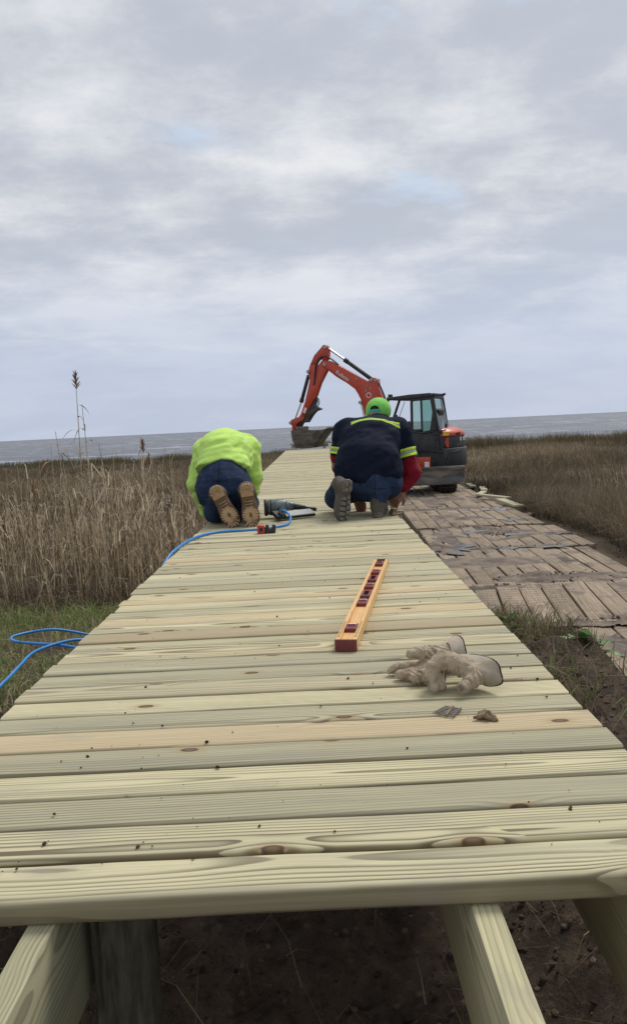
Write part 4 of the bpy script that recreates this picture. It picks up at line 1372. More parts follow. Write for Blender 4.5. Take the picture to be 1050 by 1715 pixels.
# lettering on the boom flank
fc = bpy.data.curves.new('lettering', 'FONT')
fc.body = 'Kubota'
fc.size = 0.15
fc.shear = 0.18
fc.extrude = 0.003
fc.align_x = 'CENTER'
fc.align_y = 'CENTER'
fo = bpy.data.objects.new('lettering', fc)
col.objects.link(fo)
bpy.context.view_layer.update()
tm = bpy.data.meshes.new_from_object(fo.evaluated_get(bpy.context.evaluated_depsgraph_get()))
bpy.data.objects.remove(fo)
tm.materials.clear()
tm.materials.append(MAT['white'])
lo = link('lettering', tm, boom)
# text x runs towards the cab (-x local), down along the boom; its face looks to local +y
tdir = Vector((2.001 - 2.33, 0, 3.09 - 3.325)).normalized()
tn = Vector((0, 1, 0))
tu = tn.cross(tdir)
Mt = Matrix.Identity(4)
for i in range(3):
    Mt[i][0], Mt[i][1], Mt[i][2] = tdir[i], tu[i], tn[i]
Mt.translation = Vector((2.16, YB + 0.108, 3.205))
lo.matrix_local = Mt
part(MB().cyl((1.40, YB + 0.106, 2.62), (1.40, YB + 0.112, 2.62), 0.075, n=20), 'decal', 'white', 0, boom)
part(MB().cyl((1.40, YB + 0.112, 2.62), (1.40, YB + 0.115, 2.62), 0.055, n=20), 'decal_centre', 'orange', 0, boom)

# swing bracket
part(MB().prism([(0.70, 0.55), (1.28, 0.62), (1.36, 1.0), (1.15, 1.12), (0.86, 1.12), (0.70, 1.0)], side, YB - 0.19, YB + 0.19), 'swing_bracket', 'charcoal', 0.03)

# house
def arc(r_, a0, a1, n=14):
    return [(r_ * math.cos(rad(a0 + (a1 - a0) * i / n)), r_ * math.sin(rad(a0 + (a1 - a0) * i / n))) for i in range(n + 1)]


tail = arc(1.25, 131, 229)
part(MB().prism([(-0.30, -0.96), (-0.30, 0.96)] + tail, plan, 0.66, 1.13), 'counterweight', 'black', 0.035, seg=3)
part(MB().prism([(-0.30, -0.93), (-0.30, 0.93)] + arc(1.20, 131, 229), plan, 1.131, 1.43), 'engine_panel', 'charcoal', 0.03, seg=3)
# domed orange hood
hb = MB()
lay = [(1.432, 1.21), (1.52, 1.20), (1.60, 1.12), (1.66, 0.96), (1.675, 0.80)]
vs, fs = [], []
for (z, r_) in lay:
    k = r_ / 1.21
    vs += [(-0.70, -0.93 * k, z), (-0.70, 0.93 * k, z)] + [(x, y, z) for x, y in arc(r_, 128, 232, 16)]
nn = 19
for j in range(len(lay) - 1):
    for i in range(nn):
        fs.append((j * nn + i, j * nn + (i + 1) % nn, (j + 1) * nn + (i + 1) % nn, (j + 1) * nn + i))
fs += [tuple(range(nn))[::-1], tuple(range((len(lay) - 1) * nn, len(lay) * nn))]
part(hb.add(vs, fs), 'hood', 'orange', 0.012)
part(MB().box((-0.92, 0.62, 1.70), (0.05, 0.05, 0.12)), 'hood_latch', 'black', 0.01)
part(MB().prism([(-1.16, 1.50), (-1.30, 1.54), (-1.30, 1.46), (-1.16, 1.45)], lambda a, b, t: (a + 0.0, t + 0.62 - 0.55 * (a + 1.16), b), -0.02, 0.02), 'tail_lamp', 'maroon', 0.004)
# crescent on the engine panel (follows the curved flank)
cres = MB()
vs, fs = [], []
for i in range(9):
    t = i / 8
    z = 1.15 + 0.27 * t
    bow = math.sin(math.pi * (0.12 + 0.88 * t) * 0.9)
    wd = 0.10 * math.sin(math.pi * (0.08 + 0.84 * t)) ** 0.7
    a0 = 143.0 - 5.0 * bow
    for da in (0, math.degrees(wd)):
        vs.append((1.205 * math.cos(rad(a0 + 2 + da)), 1.205 * math.sin(rad(a0 + 2 + da)), z))
fs = [(2 * i, 2 * i + 1, 2 * i + 3, 2 * i + 2) for i in range(8)]
part(cres.add(vs, fs), 'crescent_decal', 'orange')
st = MB().add([(1.217 * math.cos(rad(a)), 1.217 * math.sin(rad(a)), z) for a, z in ((137, 1.45), (146, 1.45), (146, 1.55), (137, 1.55))], [(0, 1, 2, 3)])
part(st, 'warning_sticker', 'yellow')
wl = MB().add([(1.208 * math.cos(rad(a)), 1.208 * math.sin(rad(a)), z) for a, z in ((168, 1.30), (184, 1.30), (184, 1.40), (168, 1.40))], [(0, 1, 2, 3)])
part(wl, 'plate', 'white')
# grab rail shape on the counterweight
part(MB().tube([(1.262 * math.cos(rad(a)), 1.262 * math.sin(rad(a)), z) for a, z in ((140, 0.74), (143, 0.92), (147, 1.02), (156, 1.05), (164, 1.06))], 0.022, 6), 'guard_rib', 'charcoal')
part(MB().box((-0.70, 0.965, 1.06), (0.42, 0.012, 0.02)), 'panel_seam', 'charcoal')
part(MB().tube([(-0.55, 0.968, 0.80), (-0.80, 0.968, 0.82), (-0.84, 0.968, 1.04)], 0.014, 6), 'panel_seam', 'charcoal')
# deck under the cab, side box
part(MB().box((0.28, 0, 0.835), (1.15, 1.90, 0.33)), 'deck_frame', 'black', 0.03)
part(MB().box((-0.425, 0.935, 0.795), (0.33, 0.10, 0.28)), 'side_box', 'orange', 0.012)
part(MB().box((-0.495, 0.988, 0.74), (0.12, 0.006, 0.14)), 'label_plate', 'white')
# cab
Yl, Yr = 0.95, -0.02
cab = part(MB().prism([(0.75, 1.003), (0.95, 1.40), (0.90, 1.52), (0.80, 1.52), (0.70, 1.25), (-0.05, 1.25), (-0.05, 1.003)], side, Yr + 0.01, Yl - 0.004), 'cab', 'black', 0.015)
part(MB().prism([(0.56, 2.425), (0.52, 2.49), (-0.086, 2.535), (-0.635, 2.545), (-0.70, 2.50), (-0.70, 2.44), (-0.08, 2.40), (0.3, 2.40)], side, Yr - 0.02, Yl + 0.02), 'cab_roof', 'black', 0.02, cab)
part(MB().box((-0.62, 0.46, 2.50), (0.22, 0.98, 0.06)), 'roof_trim', 'charcoal', 0.01, cab)
part(MB().box((-0.76, 0.12, 2.52), (0.06, 0.10, 0.05)), 'work_lamp', 'charcoal', 0.008, cab)
part(MB().box((0.50, 0.75, 2.54), (0.08, 0.16, 0.07)), 'work_lamp', 'charcoal', 0.01, cab)
part(MB().box((0.62, 0.52, 2.47), (0.10, 0.12, 0.09)), 'work_lamp', 'charcoal', 0.01, cab)


def bar(p0, p1, wa, wb, name, m_='black', parent=None, bevel=0.008):
    p0, p1 = Vector(p0), Vector(p1)
    d = p1 - p0
    q_ = d.to_track_quat('Z', 'Y').to_matrix().to_4x4()
    b_ = MB().box((0, 0, 0), (wa, wb, d.length))
    b_.v = [tuple((p0 + p1) / 2 + (q_ @ Vector(v))) for v in b_.v]
    return part(b_, name, m_, bevel, parent or cab)


for yy in (Yl - 0.03, Yr + 0.03):
    bar((0.50, yy, 2.44), (0.88, yy, 1.46), 0.055, 0.06, 'front_pillar')
    bar((-0.66, yy, 2.44), (-0.86, yy, 1.01), 0.07, 0.10, 'rear_pillar')
bar((-0.10, Yr + 0.03, 2.42), (-0.10, Yr + 0.03, 1.01), 0.05, 0.06, 'middle_pillar')
bar((-0.69, Yr + 0.05, 2.43), (-0.69, Yl - 0.05, 2.43), 0.06, 0.06, 'rear_header')
bar((-0.84, Yr + 0.05, 1.55), (-0.84, Yl - 0.05, 1.55), 0.07, 0.10, 'rear_sill')
part(MB().box((-0.80, 0.465, 1.25), (0.06, 0.90, 0.50)), 'rear_wall', 'black', 0.01, cab)
part(MB().add([(-0.69, Yr + 0.06, 2.42), (-0.69, Yl - 0.06, 2.42), (-0.835, Yl - 0.06, 1.58), (-0.835, Yr + 0.06, 1.58)], [(0, 1, 2, 3)]), 'rear_glass', 'glass', 0, cab)
part(MB().box((-0.45, Yr + 0.012, 1.28), (0.72, 0.02, 0.55)), 'side_wall', 'black', 0, cab)
part(MB().add([(-0.13, Yr + 0.02, 2.40), (-0.64, Yr + 0.02, 2.40), (-0.78, Yr + 0.02, 1.56), (-0.13, Yr + 0.02, 1.56)], [(0, 1, 2, 3)]), 'side_glass', 'glass', 0, cab)
bar((-0.12, Yr + 0.03, 1.57), (0.85, Yr + 0.03, 1.50), 0.05, 0.06, 'side_rail')
# door
door = part(MB().prism([(-0.075, 1.60), (-0.075, 1.02), (-0.845, 1.02), (-0.835, 1.12), (-0.785, 1.58), (-0.45, 1.55)], side, Yl - 0.045, Yl + 0.012), 'door', 'black', 0.015)
for (p0, p1, wd) in (((-0.125, 2.40), (-0.115, 1.58), 0.095), ((-0.645, 2.40), (-0.80, 1.56), 0.075), ((-0.10, 2.385), (-0.66, 2.405), 0.06)):
    bar((p0[0], Yl - 0.015, p0[1]), (p1[0], Yl - 0.015, p1[1]), wd if p0[0] != -0.10 else 0.05, 0.05 if p0[0] != -0.10 else wd, 'door_frame', 'black', door)
part(MB().add([(-0.16, Yl - 0.01, 2.37), (-0.62, Yl - 0.01, 2.38), (-0.765, Yl - 0.01, 1.57), (-0.16, Yl - 0.01, 1.59)], [(0, 1, 2, 3)]), 'door_glass', 'glass', 0, door)
part(MB().tube(spline([(-0.12, Yl + 0.03, 1.60), (-0.40, Yl + 0.03, 1.545), (-0.66, Yl + 0.03, 1.57), (-0.76, Yl + 0.03, 1.62)], 5), 0.014, 6), 'grab_rail', 'charcoal', 0, door)
part(MB().tube([(-0.66, Yl + 0.035, 1.50), (-0.78, Yl + 0.035, 1.50), (-0.79, Yl + 0.035, 1.38), (-0.70, Yl + 0.035, 1.36)], 0.014, 6), 'door_handle', 'charcoal', 0, door)
part(MB().box((-0.52, Yl + 0.02, 1.22), (0.40, 0.016, 0.28)), 'door_pad', 'charcoal', 0.006, door)
# inside: seat, console, levers, wiper
seat = part(MB().prism([(-0.15, 1.42), (-0.60, 1.40), (-0.66, 1.50), (-0.80, 2.10), (-0.70, 2.16), (-0.60, 2.10), (-0.52, 1.60), (-0.15, 1.55)], side, 0.24, 0.74), 'operator_seat', 'seat', 0.03, cab)
part(MB().box((0.08, 0.86, 1.58), (0.34, 0.12, 0.12)), 'console', 'black', 0.02, cab)
part(MB().box((0.08, 0.06, 1.58), (0.34, 0.12, 0.12)), 'console', 'black', 0.02, cab)
for yy in (0.86, 0.06):
    part(MB().cyl((0.20, yy, 1.62), (0.24, yy, 1.86), 0.02, 0.03, 10), 'joystick', 'black', 0, cab)
part(MB().cyl((0.33, 0.10, 2.38), (0.50, 0.10, 1.98), 0.008, n=6), 'wiper', 'black', 0, cab)
part(MB().box((0.62, 0.02, 1.98), (0.10, 0.06, 0.14)), 'mirror', 'black', 0.015, cab)

# undercarriage, in line with the mats: the blade faces the boardwalk's near end
part(MB().cyl((0, 0, 0.50), (0, 0, 0.66), 0.42, n=28), 'turntable', 'charcoal')
part(MB().box((0, 0, 0.42), (1.1, 1.5, 0.20)), 'undercarriage', 'charcoal', 0.02, world=True)


def track(x):
    n = 12
    prof = []
    L2, r_ = 0.96, 0.285
    for i in range(n + 1):
        a = math.pi / 2 + math.pi * i / n
        prof.append((-L2 + r_ * math.cos(a), r_ + 0.03 + r_ * math.sin(a)))
    for i in range(n + 1):
        a = -math.pi / 2 + math.pi * i / n
        prof.append((L2 + r_ * math.cos(a), r_ + 0.03 + r_ * math.sin(a)))
    t = part(MB().prism(prof, lambda a, b, tt: (tt, a, b), x - 0.20, x + 0.20), 'track', 'rubber', 0.02, world=True)
    # grouser bars round the belt: each its own bar
    per = 2 * math.pi * r_ + 4 * L2
    nb = 44
    bar0 = None
    for k in range(nb):
        s = per * k / nb
        if s < 2 * L2:
            p, a = (-L2 + s, 0.03), -90
        elif s < 2 * L2 + math.pi * r_:
            u = (s - 2 * L2) / r_
            p, a = (L2 + r_ * math.sin(u), r_ + 0.03 - r_ * math.cos(u)), -90 + math.degrees(u)
        elif s < 4 * L2 + math.pi * r_:
            u = s - 2 * L2 - math.pi * r_
            p, a = (L2 - u, 2 * r_ + 0.03), 90
        else:
            u = (s - 4 * L2 - math.pi * r_) / r_
            p, a = (-L2 - r_ * math.sin(u), r_ + 0.03 + r_ * math.cos(u)), 90 + math.degrees(u)
        if bar0 is None:
            bar0 = MB().box((0, 0, 0), (0.40, 0.045, 0.05)).build('grouser', MAT['rubber'], t, bevel=0.006)
            o = bar0
        else:
            o = bar0.copy()
            col.objects.link(o)
            o.parent = t
        o.location = (x, p[0], p[1])
        o.rotation_euler = (rad(a + 90), 0, 0)


track(0.57)
track(-0.75)
# dozer blade: curved plate with ribs
bx0, bx1 = -1.04, 0.905
prof = [(-1.50, 0.68), (-1.545, 0.60), (-1.56, 0.48), (-1.545, 0.36), (-1.50, 0.265), (-1.47, 0.27), (-1.51, 0.37), (-1.525, 0.48), (-1.51, 0.60), (-1.465, 0.67)]
bl = part(MB().prism([(-a - 3.06, b) for a, b in prof], lambda a, b, t: (t, a, b), bx0, bx1), 'dozer_blade', 'blade_steel', 0.006, world=True)
part(MB().box(((bx0 + bx1) / 2, -1.535, 0.685), (bx1 - bx0, 0.09, 0.03)), 'blade_lip', 'blade_steel', 0.006, bl)
part(MB().box(((bx0 + bx1) / 2, -1.575, 0.30), (bx1 - bx0 - 0.01, 0.02, 0.10)), 'cutting_edge', 'blade_steel', 0.004, bl)
for x in (-0.45, 0.25):
    part(MB().box((x, -1.0, 0.42), (0.10, 0.95, 0.14)), 'blade_arm', 'charcoal', 0.015, world=True)

# ---- trestle and lumber beyond the far end of the boards
MAT['cream'] = mottled('pale_trestle_wood', (0.55, 0.48, 0.36), (0.66, 0.60, 0.47), 9.0, 0.8, 0.2, 0.002)
th = empty('sawhorse', (-0.08, 23.2, -0.5))
tag(th, 'pale wooden sawhorse beyond the far end of the boardwalk behind the bucket', 'sawhorse')
MB().box((0, 0, 0.53), (1.10, 0.09, 0.09)).build('beam', MAT['cream'], th, bevel=0.006)
for sx_ in (-1, 1):
    for sy_ in (-1, 1):
        b_ = MB()
        p0, p1 = Vector((sx_ * 0.42, sy_ * 0.03, 0.55)), Vector((sx_ * 0.56, sy_ * 0.25, -0.75))
        b_.cyl(p0, p1, 0.045, n=4)
        b_.build('leg', MAT['cream'], th)
for k, (x, y, z, L_, a, d) in enumerate([(0.33, 23.05, 0.085, 0.55, 4, 'short plank end on top of the sawhorse right of the bucket'),
                                      (0.36, 23.12, 0.128, 0.36, -6, 'small offcut topmost on the sawhorse right of the bucket'), (-0.52, 23.1, 0.085, 0.3, 10, 'offcut on the sawhorse left of the bucket')]):
    o = MB().box((0, 0, 0), (L_, 0.14, 0.038)).build('lumber_offcut', MAT['paleboard'], bevel=0.003)
    o.location = (x, y, z + 0.015)
    o.rotation_euler = (0, 0, rad(a))
    tag(o, d, 'lumber', 'offcuts on the sawhorse')

# ================================================================== people
def frame(U, N, origin):
    U = Vector(U).normalized()
    N = Vector(N)
    N = (N - N.dot(U) * U).normalized()
    V = N.cross(U)
    m_ = Matrix.Identity(4)
    for i in range(3):
        m_[i][0], m_[i][1], m_[i][2], m_[i][3] = U[i], V[i], N[i], origin[i]
    return m_


SOLE = [(0.0, 0.018), (0.012, 0.030), (0.04, 0.036), (0.085, 0.034), (0.125, 0.035), (0.165, 0.044), (0.20, 0.0505), (0.235, 0.049), (0.262, 0.039), (0.279, 0.022), (0.285, 0.008)]


def outline(shrink=0.0, u0=-1, u1=2):
    pts = [(min(max(u, u0), u1), max(v - shrink, 0.004)) for u, v in SOLE if u0 - 0.03 <= u <= u1 + 0.03]
    return [(u, v) for u, v in pts] + [(u, -v) for u, v in pts[::-1]]


def boot(parent, mtx, upper, sole_m, lug_m, style, shaft_dir=(0.0, 0.0, 1.0), shaft=0.16, scale=1.0):
    sdv = np.array(shaft_dir, float)
    prims = [cap((0.052, 0, 0.05), np.array((0.055, 0, 0.06)) + sdv * shaft, 0.041, 0.050, 0.03), ell((0.21, 0, 0.036), (0.080, 0.046, 0.040), 0.03), cap((0.07, 0, 0.062), (0.19, 0, 0.040), 0.043, 0.038, 0.03),
             cap((0.045, 0, 0.02), (0.05, 0, 0.08), 0.036, 0.038, 0.02)]

    def fn(X, Y, Z):
        f = sdf_eval(prims, X, Y, Z)
        f = folds(f, X, Y, Z, 0.006, (22, 22, 30))
        return np.maximum(f, 0.006 - Z)
    o = sdf_obj('boot', MAT[upper], (-0.16, -0.14, -0.01), (0.31, 0.14, 0.27), 0.0065, fn, parent)
    o.matrix_local = mtx @ Matrix.Diagonal((*scale, 1.0) if isinstance(scale, tuple) else (scale, scale, scale, 1.0))
    MB().prism(outline(), plan, 0.0, 0.016).build('sole', MAT[sole_m], o, bevel=0.004, smooth=True)
    t = MB()
    if style == 'radial':                      # fan of bars round the ball of the foot and round the heel
        def bars(c, r0_, r1_, a0, a1, n_, w_):
            for i in range(n_):
                a = rad(a0 + (a1 - a0) * i / (n_ - 1))
                d = Vector((math.cos(a), math.sin(a) * 0.80, 0))
                m0 = Vector((c, 0, -0.007)) + d * (r0_ + r1_) / 2
                t.box(m0, (r1_ - r0_, w_, 0.018), Matrix.Rotation(math.atan2(d.y, d.x), 4, 'Z'))
        bars(0.202, 0.016, 0.051, 0, 340, 18, 0.0112)
        bars(0.222, 0.034, 0.060, -45, 45, 5, 0.0105)
        for i in range(4):
            a = rad(45 + 90 * i)
            t.box((0.205 + 0.011 * math.cos(a), 0.011 * math.sin(a), -0.004), (0.012, 0.012, 0.01))
        t.prism(outline(0.001, 0.0, 0.082), plan, -0.010, 0.0)
        for i in range(7):
            a = rad(100 + 160 * i / 6)
            t.box((0.048 + 0.033 * math.cos(a), 0.026 * math.sin(a), -0.016), (0.026, 0.009, 0.012), Matrix.Rotation(a, 4, 'Z'))
        for i in range(3):
            t.box((0.115 + 0.018 * i, 0, -0.003), (0.006, 0.045, 0.008))
    else:                                      # chunky blocks in pairs across the sole
        t.prism(outline(0.002, 0.0, 0.078), plan, -0.012, 0.0)
        for i, (u, w_) in enumerate(((0.022, 0.046), (0.058, 0.050), (0.118, 0.048), (0.152, 0.060), (0.186, 0.074), (0.220, 0.074), (0.254, 0.058))):
            for s in (-1, 1):
                t.box((u + 0.004 * s, s * w_ * 0.29, -0.008 if u > 0.08 else -0.016), (0.023, w_ * 0.44, 0.018), Matrix.Rotation(rad(12 * s), 4, 'Z'))
            t.box((u + 0.012, 0, -0.004), (0.012, w_ * 0.42, 0.010))
    tr = t.build('tread', MAT[lug_m], o, bevel=0.0018, smooth=True)
    tag(tr, kind='stuff')
    return o


def hand(wrist, knuck, palm_n, curl, r_=0.0098, spread=0.021, thumb_side=1, k=0.008):
    """palm, four bent fingers of different length and a thumb"""
    W, K, Nn = Vector(wrist), Vector(knuck), Vector(palm_n)
    d = (K - W).normalized()
    Nn = (Nn - Nn.dot(d) * d).normalized()
    s = d.cross(Nn) * thumb_side
    pr = []
    for i, (o_, L_) in enumerate(((1.5, 0.066), (0.5, 0.074), (-0.5, 0.070), (-1.5, 0.056))):
        b0 = K + s * o_ * spread
        pr.append(cap(W + s * o_ * spread * 0.6, b0, 0.016, 0.0125, 0.02))
        c1 = math.cos(curl * 0.6) * d + math.sin(curl * 0.6) * Nn
        c2 = math.cos(curl * 1.5) * d + math.sin(curl * 1.5) * Nn
        c3 = math.cos(curl * 2.2) * d + math.sin(curl * 2.2) * Nn
        p1 = b0 + c1 * L_ * 0.48
        p2 = p1 + c2 * L_ * 0.32
        p3 = p2 + c3 * L_ * 0.26
        pr += [cap(b0, p1, r_ * 1.12, r_, k), cap(p1, p2, r_, r_ * 0.92, k * 0.6), cap(p2, p3, r_ * 0.92, r_ * 0.78, k * 0.6)]
    t0 = W + d * 0.022 + s * spread * 1.2
    t1 = t0 + (d * 0.62 + s * 0.72 + Nn * 0.25).normalized() * 0.042
    t2 = t1 + (d * 0.86 + s * 0.15 + Nn * 0.45).normalized() * 0.034
    pr += [cap(t0, t1, 0.015, 0.012, 0.015), cap(t1, t2, 0.0118, 0.009, k)]
    return pr


def head(c, fwd, up, s=1.0):
    """skull, jaw, nose, brow, lips, ears; fwd is where the face looks"""
    c, fwd, up = Vector(c), Vector(fwd).normalized(), Vector(up)
    up = (up - up.dot(fwd) * fwd).normalized()
    rt = fwd.cross(up)
    m_ = Matrix((rt, fwd, up)).transposed().to_4x4()
    P = lambda x, y, z: c + (rt * x + fwd * y + up * z) * s
    E_ = lambda p, r_, k=0.02: ell(P(*p), np.array(r_) * s, k, m_)
    return [E_((0, -0.01, 0.025), (0.077, 0.097, 0.088)), E_((0, 0.03, -0.05), (0.058, 0.062, 0.068)), E_((0, 0.06, -0.092), (0.030, 0.028, 0.022)),
            cap(P(0, 0.085, 0.012), P(0, 0.108, -0.028), 0.009, 0.014, 0.012), E_((0, 0.078, 0.024), (0.050, 0.016, 0.010)), E_((0, 0.088, -0.058), (0.024, 0.010, 0.008), 0.006),
            E_((0.078, -0.008, -0.01), (0.010, 0.020, 0.032), 0.006), E_((-0.078, -0.008, -0.01), (0.010, 0.020, 0.032), 0.006),
            E_((0.032, 0.080, 0.006), (0.013, 0.009, 0.008), 0.004), E_((-0.032, 0.080, 0.006), (0.013, 0.009, 0.008), 0.004)], P


def jeans_extra(fn, parent, lo, hi, h, pockets, seams, box_y):
    """pockets and seams: thin raised skins of the same cloth"""
    for (x0, x1, z0, z1, sh) in pockets:
        def g(X, Y, Z, x0=x0, x1=x1, z0=z0, z1=z1, sh=sh):
            xs = X - sh * (Z - z0)
            b_ = np.maximum.reduce([x0 - xs, xs - x1, z0 - Z - 0.15 * np.minimum(xs - x0, x1 - xs), Z - z1, Y - box_y])
            return np.maximum(fn(X, Y, Z) - 0.0045, b_)
        sdf_obj('pocket', MAT['denim'], lo, hi, h, g, parent, 1)
    for (p, n_, w_, lim) in seams:
        def g(X, Y, Z, p=p, n_=n_, w_=w_, lim=lim):
            d = np.abs((X - p[0]) * n_[0] + (Y - p[1]) * n_[1] + (Z - p[2]) * n_[2]) - w_
            return np.maximum.reduce([fn(X, Y, Z) - 0.0042, d, lim[0] - X, X - lim[1], lim[2] - Z, Z - lim[3], Y - box_y])
        sdf_obj('seam', MAT['denim_dark'], lo, hi, h, g, parent, 1)


# ---------------------------------------------------------------- worker in the lime shirt
A_LO, A_HI = (-0.97, 4.62, -0.14), (-0.26, 5.96, 0.70)
hd, P1 = head((-0.60, 5.74, 0.32), (0, 0.42, -0.90), (0, 0.90, 0.42))
bodyA = hd + [cap((-0.60, 5.52, 0.43), (-0.60, 5.68, 0.36), 0.058, 0.055), ell((-0.60, 5.33, 0.42), (0.165, 0.20, 0.12)), ell((-0.595, 5.05, 0.26), (0.15, 0.13, 0.13)), cap((-0.595, 5.08, 0.30), (-0.60, 5.30, 0.42), 0.12, 0.14),
              cap((-0.76, 5.42, 0.44), (-0.82, 5.40, 0.22), 0.048, 0.038), cap((-0.82, 5.40, 0.22), (-0.775, 5.47, 0.03), 0.036, 0.026),
              cap((-0.44, 5.42, 0.44), (-0.405, 5.40, 0.25), 0.048, 0.038), cap((-0.405, 5.40, 0.25), (-0.445, 5.38, 0.10), 0.036, 0.026),
              cap((-0.67, 5.05, 0.22), (-0.65, 5.42, 0.075), 0.085, 0.055), cap((-0.50, 5.05, 0.22), (-0.47, 5.42, 0.075), 0.085, 0.055),
              cap((-0.65, 5.42, 0.07), (-0.60, 4.90, 0.11), 0.05, 0.04), cap((-0.47, 5.42, 0.07), (-0.42, 4.90, 0.11), 0.05, 0.04)]
bodyA += hand((-0.775, 5.47, 0.02), (-0.735, 5.52, -0.035), (1, 0.2, 0), 0.8, thumb_side=1)
bodyA += hand((-0.447, 5.38, 0.085), (-0.455, 5.43, 0.022), (0, 0.6, -0.8), 0.35, thumb_side=-1)
personA = sdf_obj('person', MAT['skin'], A_LO, A_HI, 0.008, lambda X, Y, Z: sdf_eval(bodyA, X, Y, Z))
tag(personA, 'kneeling worker in lime long sleeve shirt bent over the left edge of the boardwalk', 'person', 'workers kneeling on the boardwalk')
sdf_obj('hair', MAT['hair'], A_LO, A_HI, 0.009, lambda X, Y, Z: np.maximum(sdf_eval(bodyA[:1], X, Y, Z) - 0.009, (Y - 5.74) * 0.42 + (Z - 0.32) * -0.90 - 0.035), personA)

jeA = [ell((-0.595, 5.03, 0.245), (0.178, 0.155, 0.150), 0.05), ell((-0.675, 5.00, 0.205), (0.095, 0.11, 0.11), 0.04), ell((-0.515, 5.00, 0.205), (0.095, 0.11, 0.11), 0.04),
       cap((-0.665, 5.05, 0.20), (-0.66, 5.42, 0.082), 0.100, 0.075, 0.03), cap((-0.515, 5.05, 0.20), (-0.47, 5.42, 0.082), 0.100, 0.075, 0.03),
       cap((-0.66, 5.40, 0.075), (-0.655, 4.96, 0.075), 0.068, 0.066, 0.02), cap((-0.655, 4.96, 0.085), (-0.605, 4.86, 0.185), 0.066, 0.060, 0.02),
       cap((-0.47, 5.40, 0.075), (-0.455, 4.97, 0.085), 0.068, 0.064, 0.02), cap((-0.455, 4.97, 0.085), (-0.425, 4.86, 0.19), 0.064, 0.058, 0.02), cap((-0.595, 5.06, 0.26), (-0.60, 5.15, 0.36), 0.155, 0.15, 0.04)]


def jeansA(X, Y, Z):
    f = sdf_eval(jeA, X, Y, Z)
    f = folds(f, X, Y, Z, 0.014, (7, 10, 17))
    return np.maximum(f, -0.004 - Z + 0.0 * X)


jA = sdf_obj('jeans', MAT['denim'], (-0.86, 4.74, -0.02), (-0.33, 5.55, 0.56), 0.0075, jeansA, personA)
jeans_extra(jeansA, jA, (-0.82, 4.76, 0.10), (-0.36, 5.2, 0.44), 0.0055, [(-0.762, -0.655, 0.185, 0.300, 0.10), (-0.545, -0.425, 0.185, 0.305, -0.10)],
            [((-0.60, 5, 0.2), (1, 0, 0.06), 0.0035, (-0.7, -0.5, 0.10, 0.42)), ((-0.60, 5.0, 0.322), (0, -0.30, 0.95), 0.0035, (-0.9, -0.3, 0.1, 0.5))], 5.06)
blp = lambda X, Y, Z: np.maximum.reduce([jeansA(X, Y, Z) - 0.008, np.abs(X + 0.592) - 0.007, 0.335 - Z, Y - 5.1])
sdf_obj('belt_loop', MAT['denim'], (-0.65, 4.80, 0.28), (-0.54, 5.12, 0.46), 0.005, blp, jA, 1)

shA = [ell((-0.600, 5.27, 0.425), (0.192, 0.235, 0.192), 0.05), ell((-0.598, 5.09, 0.325), (0.190, 0.155, 0.150), 0.05), ell((-0.60, 5.42, 0.44), (0.185, 0.17, 0.145), 0.05),
       cap((-0.74, 5.42, 0.46), (-0.46, 5.42, 0.46), 0.095, 0.095, 0.05), cap((-0.60, 5.50, 0.44), (-0.60, 5.60, 0.40), 0.085, 0.075, 0.04)]
slAL = [cap((-0.755, 5.40, 0.45), (-0.818, 5.36, 0.24), 0.088, 0.066, 0.03), cap((-0.818, 5.36, 0.24), (-0.785, 5.44, 0.03), 0.066, 0.043, 0.03)]
slAR = [cap((-0.445, 5.40, 0.45), (-0.418, 5.36, 0.27), 0.085, 0.060, 0.03), cap((-0.418, 5.36, 0.27), (-0.442, 5.37, 0.12), 0.058, 0.041, 0.03)]


def shirtA(X, Y, Z):
    f = sdf_eval(shA, X, Y, Z)
    f = np.maximum(f, -((Y - 5.012) * 0.55 + (Z - 0.385) * 0.83 - 0.010 * np.sin(X * 30)))
    f = smin(f, sdf_eval(slAL, X, Y, Z), 0.022)
    f = smin(f, sdf_eval(slAR, X, Y, Z), 0.022)
    f = folds(f, X, Y, Z, 0.010, (5, 9, 15), 3)
    return folds(f, X, Y, Z - 0.2 * X, 0.015, (5, 22, 34), 2)


sdf_obj('shirt', MAT['hivis'], (-0.95, 4.84, -0.05), (-0.31, 5.72, 0.66), 0.0075, shirtA, personA)
boot(personA, frame((0.10, 0.10, -0.98), (-0.10, 0.99, 0.12), (-0.424, 4.722, 0.270)), 'brown_boot', 'tan_sole', 'tan_lug', 'radial', (0.05, 0, 1.0), 0.08, (0.98, 1.12, 1.0))
boot(personA, frame((0.42, 0.08, -0.90), (-0.16, 0.98, 0.05), (-0.622, 4.722, 0.262)), 'brown_boot', 'tan_sole', 'tan_lug', 'radial', (0.05, 0, 1.0), 0.08, (1.0, 1.12, 1.0))

